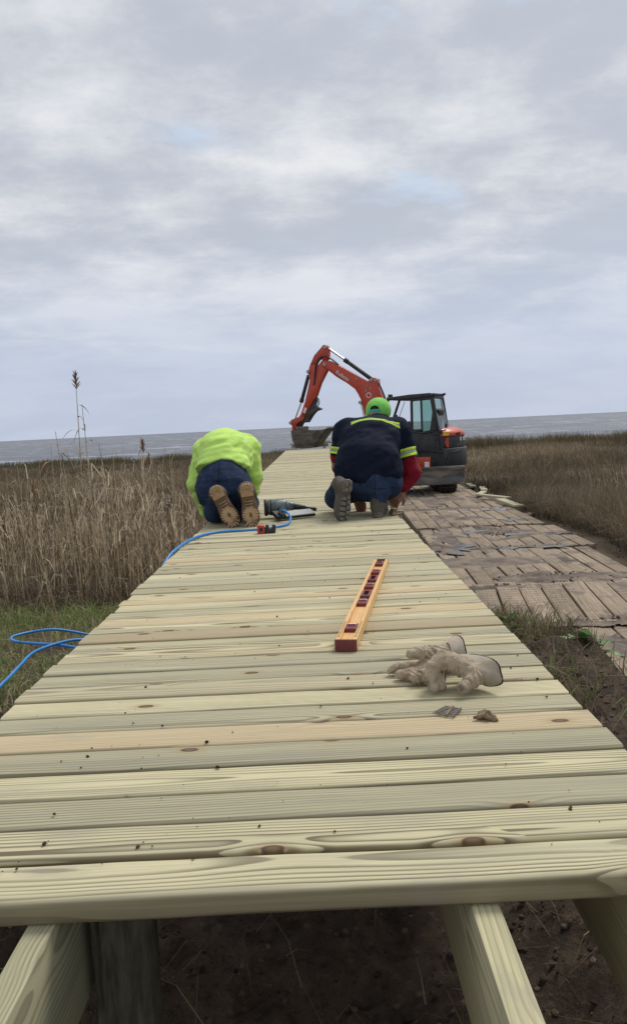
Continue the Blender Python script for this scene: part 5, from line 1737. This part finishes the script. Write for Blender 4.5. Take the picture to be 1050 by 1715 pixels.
# ---------------------------------------------------------------- worker in the navy shirt
B_LO, B_HI = (-0.02, 4.70, -0.03), (0.80, 5.75, 0.82)
hd, P2 = head((0.470, 5.44, 0.665), (0.30, 0.90, -0.32), (0.10, 0.30, 0.95), 0.89)
bodyB = hd + [cap((0.44, 5.33, 0.60), (0.465, 5.42, 0.66), 0.060, 0.060), ell((0.39, 5.24, 0.46), (0.17, 0.12, 0.17)), ell((0.37, 5.05, 0.25), (0.16, 0.12, 0.11)), cap((0.37, 5.07, 0.28), (0.385, 5.2, 0.44), 0.13, 0.13),
              cap((0.23, 5.30, 0.56), (0.172, 5.30, 0.33), 0.050, 0.040), cap((0.172, 5.30, 0.33), (0.285, 5.33, 0.10), 0.038, 0.028),
              cap((0.59, 5.30, 0.55), (0.660, 5.27, 0.27), 0.050, 0.042), cap((0.660, 5.27, 0.27), (0.585, 5.23, 0.145), 0.040, 0.030),
              cap((0.27, 5.06, 0.2), (0.14, 5.35, 0.09), 0.080, 0.050), cap((0.14, 5.34, 0.085), (0.155, 4.93, 0.17), 0.045, 0.036), cap((0.47, 5.06, 0.2), (0.555, 5.40, 0.38), 0.085, 0.055), cap((0.555, 5.40, 0.37), (0.41, 4.97, 0.14), 0.052, 0.04)]
bodyB += hand((0.288, 5.335, 0.085), (0.312, 5.335, 0.028), (0, -0.4, -0.9), 0.5, thumb_side=-1, r_=0.011)
bodyB += hand((0.590, 5.23, 0.140), (0.545, 5.215, 0.085), (-0.4, 0.3, -0.85), 0.75, thumb_side=1, r_=0.011)
personB = sdf_obj('person', MAT['skin'], B_LO, B_HI, 0.0075, lambda X, Y, Z: sdf_eval(bodyB, X, Y, Z))
tag(personB, 'kneeling worker in navy shirt with lime tape and a lime cap', 'person', 'workers kneeling on the boardwalk')
hairB = hd[:1] + [cap((0.447, 5.365, 0.615), (0.465, 5.42, 0.66), 0.060, 0.064, 0.03)]
sdf_obj('hair', MAT['hair'], (0.33, 5.24, 0.54), (0.60, 5.62, 0.80), 0.006, lambda X, Y, Z: np.maximum(sdf_eval(hairB, X, Y, Z) - 0.001, (X - 0.470) * 0.30 + (Y - 5.44) * 0.90 + (Z - 0.665) * -0.32 - 0.02), personB)

jeB = [ell((0.375, 5.07, 0.205), (0.190, 0.125, 0.095), 0.05), ell((0.28, 5.045, 0.195), (0.10, 0.10, 0.078), 0.04), ell((0.465, 5.045, 0.195), (0.10, 0.10, 0.078), 0.04), cap((0.27, 5.06, 0.20), (0.14, 5.36, 0.095), 0.100, 0.075, 0.03), cap((0.140, 5.34, 0.085), (0.138, 5.05, 0.125), 0.068, 0.066, 0.02), cap((0.138, 5.05, 0.125), (0.150, 4.885, 0.205), 0.066, 0.058, 0.02),
       cap((0.47, 5.06, 0.20), (0.555, 5.40, 0.39), 0.102, 0.078, 0.03), cap((0.555, 5.40, 0.38), (0.415, 4.965, 0.165), 0.072, 0.066, 0.02), cap((0.415, 4.965, 0.165), (0.405, 4.945, 0.13), 0.066, 0.062, 0.02), cap((0.375, 5.06, 0.24), (0.38, 5.12, 0.34), 0.155, 0.15, 0.04)]


def jeansB(X, Y, Z):
    f = sdf_eval(jeB, X, Y, Z)
    f = folds(f, X, Y, Z, 0.013, (8, 9, 17))
    return np.maximum(f, 0.002 - Z)


jB = sdf_obj('jeans', MAT['denim'], (-0.02, 4.84, -0.02), (0.70, 5.52, 0.52), 0.0075, jeansB, personB)
jeans_extra(jeansB, jB, (0.16, 4.84, 0.08), (0.62, 5.2, 0.34), 0.0055, [],
            [((0.385, 5, 0.2), (1, 0, 0), 0.0035, (0.3, 0.5, 0.08, 0.30)), ((0.40, 5.0, 0.185), (0, 0, 1), 0.003, (0.36, 0.6, 0.1, 0.3))], 5.06)

shB = [ell((0.358, 5.10, 0.300), (0.228, 0.195, 0.240), 0.06), ell((0.385, 5.21, 0.475), (0.212, 0.155, 0.165), 0.06), cap((0.255, 5.29, 0.570), (0.575, 5.29, 0.562), 0.082, 0.082, 0.05),
       cap((0.43, 5.29, 0.580), (0.45, 5.345, 0.610), 0.075, 0.066, 0.03)]
aBL = [cap((0.225, 5.29, 0.555), (0.168, 5.27, 0.33), 0.080, 0.060, 0.03)]
aBR = [cap((0.600, 5.29, 0.545), (0.655, 5.25, 0.30), 0.082, 0.066, 0.03)]


def plane_cut(X, Y, Z, p, n_):
    return (X - p[0]) * n_[0] + (Y - p[1]) * n_[1] + (Z - p[2]) * n_[2]


NL = np.array((-0.24, -0.08, -0.967))
NR = np.array((0.22, -0.16, -0.962))
CL, CR = (0.172, 5.27, 0.393), (0.636, 5.26, 0.350)


def torsoB(X, Y, Z):
    f = sdf_eval(shB, X, Y, Z)
    return np.maximum(f, 0.205 + 0.22 * np.abs(X - 0.365) - 0.10 * (Y - 4.97) - Z)


def sleeveL(X, Y, Z):
    return np.maximum(sdf_eval(aBL, X, Y, Z), plane_cut(X, Y, Z, CL, NL))


def sleeveR(X, Y, Z):
    return np.maximum(sdf_eval(aBR, X, Y, Z), plane_cut(X, Y, Z, CR, NR))


def shirtB(X, Y, Z):
    f = smin(smin(torsoB(X, Y, Z), sleeveL(X, Y, Z), 0.022), sleeveR(X, Y, Z), 0.022)
    f = folds(f, X, Y, Z, 0.014, (6, 9, 12), 3)
    return folds(f, X + 0.6 * Z, Y, Z - 0.3 * X, 0.010, (9, 12, 34), 2)


S_LO, S_HI = (0.06, 4.86, 0.15), (0.76, 5.48, 0.76)
shirtBo = sdf_obj('shirt', MAT['navy'], S_LO, S_HI, 0.0075, shirtB, personB)


def tape(name, m_, lo, hi, slab, grow=0.004):
    sdf_obj(name, MAT[m_], lo, hi, 0.0045, lambda X, Y, Z: np.maximum(shirtB(X, Y, Z) - grow, slab(X, Y, Z)), shirtBo, 1)


for (nm, m_, a, b_) in (('reflective_tape', 'band', -0.052, -0.036), ('reflective_tape', 'silver', -0.036, -0.021), ('reflective_tape', 'band', -0.021, -0.005)):
    tape(nm, m_, (0.08, 5.15, 0.35), (0.215, 5.42, 0.50), lambda X, Y, Z, a=a, b_=b_: np.maximum.reduce([plane_cut(X, Y, Z, CL, NL) - b_, a - plane_cut(X, Y, Z, CL, NL), X - 0.21]), 0.005)
    tape(nm, m_, (0.57, 5.12, 0.31), (0.75, 5.40, 0.47), lambda X, Y, Z, a=a, b_=b_: np.maximum.reduce([plane_cut(X, Y, Z, CR, NR) - b_ * 1.25, a * 1.25 - plane_cut(X, Y, Z, CR, NR), 0.585 - X]), 0.005)
NY = np.array((0.0, 0.75, 0.66))
for (nm, m_, a, b_) in (('yoke_tape', 'band', -0.016, 0.0), ('yoke_tape', 'silver', 0.0, 0.009), ('yoke_tape', 'band', 0.009, 0.025)):
    tape(nm, m_, (0.22, 5.08, 0.50), (0.64, 5.40, 0.70), lambda X, Y, Z, a=a, b_=b_: np.maximum.reduce([plane_cut(X, Y, Z, (0.42, 5.165, 0.617), NY) - b_, a - plane_cut(X, Y, Z, (0.42, 5.165, 0.617), NY), 0.262 - X, X - 0.592]))
slB = [cap((0.168, 5.28, 0.39), (0.185, 5.35, 0.315), 0.050, 0.048, 0.02), cap((0.185, 5.35, 0.315), (0.285, 5.335, 0.105), 0.052, 0.042, 0.03)]
srB = [cap((0.645, 5.255, 0.36), (0.664, 5.25, 0.255), 0.055, 0.062, 0.03), cap((0.664, 5.25, 0.255), (0.600, 5.225, 0.155), 0.060, 0.044, 0.03)]
for pr, lo_, hi_ in ((slB, (0.07, 5.2, 0.04), (0.37, 5.42, 0.50)), (srB, (0.52, 5.14, 0.08), (0.76, 5.36, 0.48))):
    sdf_obj('undershirt_sleeve', MAT['red'], lo_, hi_, 0.006, lambda X, Y, Z, pr=pr: folds(sdf_eval(pr, X, Y, Z), X, Y, Z, 0.014, (9, 9, 18)), personB)
# cap worn forwards: lime shell, opening and teal strap at the back, brim ahead
cE = np.array((0.472, 5.438, 0.690))
cf, cu_ = np.array((0.30, 0.90, -0.32)), np.array((0.10, 0.30, 0.95))
capE = [ell(cE, (0.089, 0.110, 0.090), 0.02)]
hole = [ell((0.425, 5.325, 0.700), (0.042, 0.045, 0.025), 0.01)]


def capfn(X, Y, Z):
    f = sdf_eval(capE, X, Y, Z)
    shell = np.maximum(f, -(f + 0.008))
    low = -((X - cE[0]) * cu_[0] + (Y - cE[1]) * cu_[1] + (Z - cE[2]) * cu_[2] + 0.056)
    return np.maximum.reduce([shell, low, -sdf_eval(hole, X, Y, Z)])


kap = sdf_obj('cap', MAT['capgreen'], (0.36, 5.30, 0.56), (0.60, 5.62, 0.82), 0.0045, capfn, personB)


def strapfn(X, Y, Z):
    f = sdf_eval(capE, X, Y, Z) - 0.001
    hgt = (X - cE[0]) * cu_[0] + (Y - cE[1]) * cu_[1] + (Z - cE[2]) * cu_[2]
    return np.maximum.reduce([f, -(f + 0.006), np.abs(hgt + 0.036) - 0.011, sdf_eval(hole, X, Y, Z) - 0.016])


sdf_obj('strap', MAT['teal'], (0.36, 5.30, 0.60), (0.54, 5.46, 0.80), 0.004, strapfn, kap, 1)
bm_ = frame(cf, cu_, Vector(cE + 0.09 * cf - 0.035 * cu_))
bpoly = [(0.0, 0.085), (0.03, 0.082), (0.06, 0.062), (0.078, 0.03), (0.083, 0), (0.078, -0.03), (0.06, -0.062), (0.03, -0.082), (0.0, -0.085)]
bo = MB().prism(bpoly, lambda a, b, t: (a, b, t - 3.2 * b * b), -0.002, 0.002).build('brim', MAT['capgreen'], kap, bevel=0.001, smooth=True)
bo.matrix_local = bm_
boot(personB, frame((-0.14, 0.16, -0.97), (-0.50, 0.86, 0.10), (0.208, 4.775, 0.262)), 'grey_boot', 'grey_sole', 'grey_lug', 'block', (-0.05, 0.0, 1.0), 0.035, 0.98)
boot(personB, frame((0.22, 0.97, 0.0), (0, 0, 1), (0.388, 4.885, 0.016)), 'grey_boot', 'grey_sole', 'grey_lug', 'block', (0.0, 0.0, 1.0), 0.06, 1.0)

# ================================================================== tools and small things on the boards
# spirit level lying on its edge frame, wide face up
LV0, LV1 = Vector((0.063, 1.995, 0.002)), Vector((0.266, 3.198, 0.002))
lv = empty('spirit_level', LV0, math.atan2((LV1 - LV0).y, (LV1 - LV0).x) - math.pi / 2)
tag(lv, 'long orange spirit level with maroon vial holders lying on the planks', 'spirit level')
LL, LW, LH = 1.22, 0.058, 0.030
for s in (-1, 1):
    MB().box((s * (LW / 2 - 0.006), LL / 2, LH / 2), (0.012, LL - 0.008, LH)).build('rail', MAT['level'], lv, bevel=0.0012)
MB().box((0, LL / 2, 0.012), (LW - 0.0242, LL - 0.010, 0.016)).build('web', MAT['level'], lv)
for y in (0.002, LL - 0.002):
    MB().box((0, y, LH / 2), (LW + 0.0012, 0.008, LH + 0.001)).build('end_cap', MAT['endcap'], lv, bevel=0.0012)
# scale ticks on the rail tops
tk = MB()
for k in range(16):
    for s in (-1, 1):
        tk.box((s * (LW / 2 - 0.006), 0.03 + 0.011 * k, LH + 0.0003), (0.006 if k % 4 else 0.009, 0.0016, 0.0006))
tag(tk.build('scale_marks', MAT['print'], lv), kind='stuff')
for (y, kind_) in ((0.14, 'v'), (0.445, 'v'), (0.565, 'h'), (0.695, 'v'), (0.825, 'h'), (0.955, 'v'), (1.13, 'v')):
    iw = LW - 0.026
    if kind_ == 'h':
        hld = MB()
        for (cx_, cy_, sx_, sy_) in ((-iw / 2 + 0.004, 0, 0.008, 0.085), (iw / 2 - 0.004, 0, 0.008, 0.085), (0, -0.0385, iw - 0.0164, 0.008), (0, 0.0385, iw - 0.0164, 0.008)):
            hld.box((cx_, y + cy_, 0.0235), (sx_, sy_, 0.016))
        h_ = hld.build('hand_hole', MAT['maroon'], lv, bevel=0.001)
        MB().box((0, y, 0.0206), (iw - 0.017, 0.068, 0.001)).build('opening', MAT['gun_black'], h_)
    else:
        h_ = MB().box((0, y, 0.0235), (iw, 0.062, 0.0165)).build('vial_holder', MAT['maroon'], lv, bevel=0.003)
        MB().cyl((-iw / 2 + 0.005, y, 0.031), (iw / 2 - 0.005, y, 0.031), 0.0055, n=10).build('vial', MAT['vial_glass'], h_, smooth=True)
        MB().box((0, y + 0.018, 0.0322), (iw - 0.008, 0.008, 0.001)).build('vial_window', MAT['white'], h_)


# work gloves
def glove(name, label, chains, cuff, lo, hi, seed, kk=0.013):
    pr = []
    for ch in chains:
        for (a, ra), (b, rb) in zip(ch[:-1], ch[1:]):
            pr.append(cap(a, b, ra * 0.93, rb * 0.93, kk))

    def fn(X, Y, Z):
        f = sdf_eval(pr, X, Y, Z, 0.03)
        m_ = np.abs(f) < 0.014
        g = f.copy()
        x, y, z = X[m_], Y[m_], Z[m_]
        u_ = fbm(x * 22 + seed, y * 22, z * 22, 2)
        g[m_] += 0.0055 * u_ + 0.0022 * np.sin(x * 420 + y * 260 + 26 * u_) * np.clip(0.5 + 2 * fbm(x * 26, y * 26 + seed, z * 26, 2), 0, 1) + 0.004 * np.abs(fbm(x * 70 + seed, y * 70, z * 70, 2))
        return np.maximum(g, 0.0012 - Z)
    o = sdf_obj(name, MAT['suede'], lo, hi, 0.0024, fn, None, 1)
    tag(o, label, 'glove', 'work gloves on the boards')
    # soft open cuff lofted between two flattened rings, with a bound rim
    (c0, l0, s0), (c1, l1, s1) = [[Vector(q_) for q_ in t_] for t_ in cuff]
    n_ = 32

    def ring(t, inset):
        c, l_, s_ = c0.lerp(c1, t), l0.lerp(l1, t), s0.lerp(s1, t)
        o_ = []
        for k in range(n_):
            a_ = 2 * math.pi * k / n_
            ww = 1 + 0.07 * math.sin(3 * a_ + seed + 2.5 * t) + 0.05 * math.sin(5 * a_ + seed * 2 + 5 * t)
            p = c + l_ * (math.cos(a_) * ww * (1 - inset / l_.length)) + s_ * (math.sin(a_) * ww * (1 - inset / s_.length))
            o_.append(Vector((p.x, p.y, max(p.z, 0.0025))))
        return o_
    ts = (0.0, 0.2, 0.4, 0.6, 0.8, 1.0)
    vs = []
    for t in ts:
        vs += ring(t, 0)
    for t in ts[::-1]:
        vs += ring(t, 0.0025)
    fs = []
    for j in range(len(ts) * 2 - 1):
        for k in range(n_):
            fs.append((j * n_ + k, j * n_ + (k + 1) % n_, (j + 1) * n_ + (k + 1) % n_, (j + 1) * n_ + k))
    MB().add(vs, fs).build('cuff', MAT['cuff'], o, smooth=True)
    rim = ring(1.0, 0.001)
    MB().tube(rim + rim[:1], 0.0021, 6, False).build('binding', MAT['trim'], o, smooth=True)
    return o


G_LO, G_HI = (0.11, 1.58, 0.0), (0.42, 1.90, 0.12)
# underneath: palm down, fingers to the left, thumb laid along the top
glove('work_glove', 'beige suede work glove underneath, fingers pointing left across the planks',
      [[((0.300, 1.800, 0.032), 0.030), ((0.265, 1.775, 0.026), 0.027), ((0.245, 1.765, 0.022), 0.022)],
       [((0.245, 1.772, 0.024), 0.015), ((0.205, 1.780, 0.022), 0.0115), ((0.175, 1.786, 0.017), 0.0110), ((0.158, 1.782, 0.0115), 0.0100)],
       [((0.245, 1.752, 0.022), 0.015), ((0.206, 1.738, 0.020), 0.0120), ((0.182, 1.744, 0.014), 0.0115), ((0.170, 1.748, 0.011), 0.0100)],
       [((0.248, 1.730, 0.022), 0.015), ((0.222, 1.716, 0.019), 0.0145), ((0.210, 1.712, 0.015), 0.0135)],
       [((0.300, 1.803, 0.048), 0.020), ((0.258, 1.780, 0.056), 0.0155), ((0.230, 1.766, 0.058), 0.0160), ((0.207, 1.768, 0.055), 0.0145)]],
      (((0.292, 1.798, 0.040), (0.006, 0.0, 0.028), (0.012, -0.026, 0.0)), ((0.326, 1.818, 0.042), (0.008, 0.004, 0.036), (0.014, -0.034, 0.0))), G_LO, G_HI, 0.4)
# on top: hand arched over a hollow, fingers hanging down, cuff to the right
glove('work_glove', 'beige suede work glove on top with drooping fingers and open pale cuff',
      [[((0.335, 1.676, 0.044), 0.027), ((0.300, 1.672, 0.056), 0.022), ((0.268, 1.672, 0.066), 0.0165)],
       [((0.330, 1.700, 0.044), 0.024), ((0.290, 1.698, 0.058), 0.018), ((0.266, 1.690, 0.066), 0.0145)],
       [((0.268, 1.676, 0.066), 0.0165), ((0.243, 1.664, 0.054), 0.0150), ((0.233, 1.657, 0.034), 0.0140), ((0.240, 1.643, 0.0145), 0.0125)],
       [((0.268, 1.688, 0.064), 0.0150), ((0.246, 1.684, 0.046), 0.0140), ((0.252, 1.668, 0.026), 0.0130), ((0.260, 1.656, 0.013), 0.0115)],
       [((0.272, 1.700, 0.060), 0.0145), ((0.258, 1.706, 0.036), 0.0125), ((0.268, 1.700, 0.013), 0.0115)],
       [((0.352, 1.660, 0.038), 0.024), ((0.327, 1.642, 0.030), 0.0185), ((0.302, 1.622, 0.020), 0.0165)],
       [((0.330, 1.655, 0.040), 0.020), ((0.305, 1.668, 0.052), 0.020)]],
      (((0.318, 1.682, 0.046), (0.004, -0.040, 0.0), (-0.006, 0.0, 0.024)), ((0.357, 1.676, 0.040), (0.036, -0.046, -0.006), (0.004, 0.006, 0.030))), G_LO, G_HI, 2.1)

# strip of collated nails
nr = empty('nail_strip', (0.248, 1.537, 0.001), rad(-20))
nr.scale = (0.85, 0.85, 0.85)
tag(nr, 'short strip of collated steel nails lying on the planks below the gloves', 'nails')
for k in range(7):
    y = -0.026 + 0.0085 * k
    nl_ = MB()
    nl_.cyl((-0.026 + 0.0035 * k, y, 0.004), (0.026 + 0.0015 * k, y - 0.012, 0.004), 0.0018, n=8)
    nl_.cyl((0.026 + 0.0015 * k, y - 0.012, 0.004), (0.0275 + 0.0015 * k, y - 0.0123, 0.004), 0.0042, n=10)
    nl_.build('nail', MAT['nail'], nr)
MB().box((0.012, -0.006, 0.0065), (0.006, 0.058, 0.0016), Matrix.Rotation(rad(-6), 4, 'Z')).build('collation_strip', MAT['lump'], nr)
# dried lump
v, f = ico()
lump = sdf_obj('mud_lump', MAT['lump'], (0.285, 1.455, 0.0), (0.355, 1.525, 0.04), 0.002,
               lambda X, Y, Z: np.maximum(folds(sdf_eval([ell((0.318, 1.488, 0.009), (0.013, 0.011, 0.011), 0.004), ell((0.330, 1.480, 0.005), (0.012, 0.005, 0.005), 0.004), ell((0.306, 1.484, 0.005), (0.009, 0.005, 0.004), 0.003), ell((0.338, 1.474, 0.003), (0.004, 0.004, 0.003), 0.003)], X, Y, Z, 0.02),
                                              X, Y, Z, 0.009, (110, 110, 110), 3, 0.012), 0.0005 - Z), None, 1)
tag(lump, 'small brown dried mud lump beside the nail strip', 'mud lump')

# pneumatic nailer
ng = empty('nail_gun', (-0.215, 5.12, 0.0), rad(4))
tag(ng, 'grey and black pneumatic nail gun lying on its side on the planks', 'nail gun')
bd = MB().cyl((-0.105, 0.03, 0.072), (0.02, 0.03, 0.072), 0.052, n=22).build('body', MAT['gun_grey'], ng, bevel=0.010, smooth=True)
MB().cyl((-0.128, 0.03, 0.072), (-0.104, 0.03, 0.072), 0.056, n=22).build('end_cap', MAT['gun_black'], ng, bevel=0.006, smooth=True)
MB().cyl((-0.088, 0.03, 0.072), (-0.078, 0.03, 0.072), 0.0545, n=22).build('ring', MAT['gun_black'], bd, smooth=True)
MB().cyl((0.02, 0.03, 0.072), (0.07, 0.03, 0.070), 0.044, 0.030, n=20).build('neck', MAT['gun_grey'], ng, bevel=0.004, smooth=True)
MB().cyl((0.07, 0.03, 0.070), (0.15, 0.03, 0.058), 0.022, 0.015, n=16).build('nose', MAT['gun_black'], ng, bevel=0.004, smooth=True)
MB().cyl((0.15, 0.03, 0.058), (0.205, 0.03, 0.048), 0.010, 0.008, n=12).build('contact_tip', MAT['gun_black'], ng, smooth=True)
MB().cyl((0.198, 0.03, 0.050), (0.222, 0.03, 0.040), 0.012, 0.013, n=12).build('contact_foot', MAT['gun_black'], ng, smooth=True)
MB().tube(spline([(-0.02, 0.02, 0.06), (-0.015, -0.05, 0.055), (-0.01, -0.13, 0.060)], 5), 0.024, 12).build('handle', MAT['gun_black'], ng, smooth=True)
MB().cyl((-0.01, -0.125, 0.060), (-0.008, -0.150, 0.064), 0.028, n=16).build('handle_cap', MAT['gun_grey'], ng, bevel=0.004, smooth=True)
MB().cyl((-0.008, -0.150, 0.064), (-0.006, -0.175, 0.070), 0.010, n=12).build('air_fitting', MAT['brass'], ng, smooth=True)
MB().tube(spline([(0.03, -0.0, 0.06), (0.04, -0.03, 0.055), (0.02, -0.05, 0.053)], 4), 0.006, 8).build('trigger', MAT['gun_black'], ng, smooth=True)
mg = MB().box((0, 0, 0), (0.235, 0.075, 0.012)).build('magazine', MAT['alu'], ng, bevel=0.003)
mg.matrix_local = Matrix.Translation((0.085, -0.075, 0.036)) @ Matrix.Rotation(rad(24), 4, 'Z') @ Matrix.Rotation(rad(20), 4, 'X')
me2 = MB().box((-0.13, 0, 0), (0.07, 0.085, 0.026)).build('magazine_end', MAT['gun_black'], mg, bevel=0.004)
MB().box((0, -0.04, -0.004), (0.235, 0.008, 0.018)).build('magazine_rail', MAT['gun_black'], mg, bevel=0.002)

# small red and black tool beside the hose
rt_ = empty('tape_measure', (-0.292, 4.395, 0.0), rad(6))
tag(rt_, 'small red and black hand tool lying beside the blue hose', 'hand tool')
MB().box((-0.028, 0, 0.0255), (0.042, 0.045, 0.049)).build('case', MAT['tool_red'], rt_, bevel=0.006, smooth=True, seg=3)
MB().box((-0.006, 0, 0.018), (0.012, 0.040, 0.035)).build('collar', MAT['gun_black'], rt_, bevel=0.003)
MB().prism([(0.0, 0.002), (0.055, 0.002), (0.058, 0.046), (0.040, 0.050), (0.036, 0.028), (0.020, 0.026), (0.016, 0.050), (0.0, 0.048)], side, -0.02, 0.02).build('grip', MAT['gun_black'], rt_, bevel=0.003, smooth=True)
MB().box((-0.028, -0.023, 0.026), (0.020, 0.003, 0.022)).build('badge', MAT['gun_black'], rt_, bevel=0.001)

# air hose: from the gun across the boards, over the edge and through the grass
hp = [(-0.222, 4.945, 0.070), (-0.190, 4.89, 0.066), (-0.160, 4.82, 0.035), (-0.175, 4.70, 0.011), (-0.235, 4.60, 0.010), (-0.32, 4.53, 0.010), (-0.42, 4.50, 0.010), (-0.52, 4.49, 0.010), (-0.60, 4.46, 0.010), (-0.662, 4.36, 0.010), (-0.700, 4.18, 0.010),
      (-0.722, 3.98, 0.006), (-0.748, 3.80, -0.02), (-0.79, 3.66, -0.12), (-0.84, 3.62, -0.30), (-0.90, 3.66, -0.48), (-1.00, 3.72, -0.53), (-1.15, 3.76, -0.50), (-1.32, 3.80, -0.475), (-1.47, 3.84, -0.47), (-1.60, 3.92, -0.475), (-1.655, 4.03, -0.48), (-1.60, 4.13, -0.485),
      (-1.50, 4.19, -0.49), (-1.40, 4.24, -0.52), (-1.22, 4.28, -0.58), (-1.08, 4.20, -0.58), (-1.09, 4.06, -0.53), (-1.20, 3.97, -0.50), (-1.30, 3.86, -0.470), (-1.38, 3.62, -0.45), (-1.37, 3.38, -0.45), (-1.34, 3.15, -0.44), (-1.33, 2.9, -0.43), (-1.42, 2.6, -0.42), (-1.7, 2.3, -0.42), (-2.1, 2.2, -0.42)]
hp = [(x, y, z + (0.035 if x < -0.98 and z < -0.3 else 0.0)) for x, y, z in hp]
hose = MB().tube(spline(hp, 8), 0.0074, 10).build('air_hose', MAT['hose'], smooth=True)
tag(hose, 'blue air hose running from the nail gun over the boardwalk edge into the grass', 'hose')

# brackets near the worker's planted boot
for k, (x, y, a, d) in enumerate(((0.492, 4.98, 25, 'dull metal bracket lying at the boardwalk edge nearest the planted boot'), (0.528, 5.02, -15, 'second dull metal bracket leaning outward over the boardwalk edge'))):
    o = empty('bracket', (x, y, 0.003), rad(a))
    tag(o, d, 'bracket', 'brackets beside the planted boot')
    MB().box((0, 0, 0.02), (0.004, 0.05, 0.04), Matrix.Rotation(rad(25), 4, 'Y')).build('upright', MAT['brass'], o)
    MB().box((0.016, 0, 0.004), (0.04, 0.05, 0.004)).build('flange', MAT['brass'], o)

# crumbs of bark and soil on the boards
n = 260
X = rng.uniform(DX0 + 0.03, DX1 - 0.03, n)
Y = 1.0 + 5.0 * rng.random(n) ** 1.4
clods('deck_crumbs', np.stack([X, Y, np.full(n, 0.0022)], 1), 0.0012 + 0.0032 * rng.random(n) ** 4, dirt_tint(n, (0.03, 0.022, 0.016), (0.12, 0.085, 0.055)))
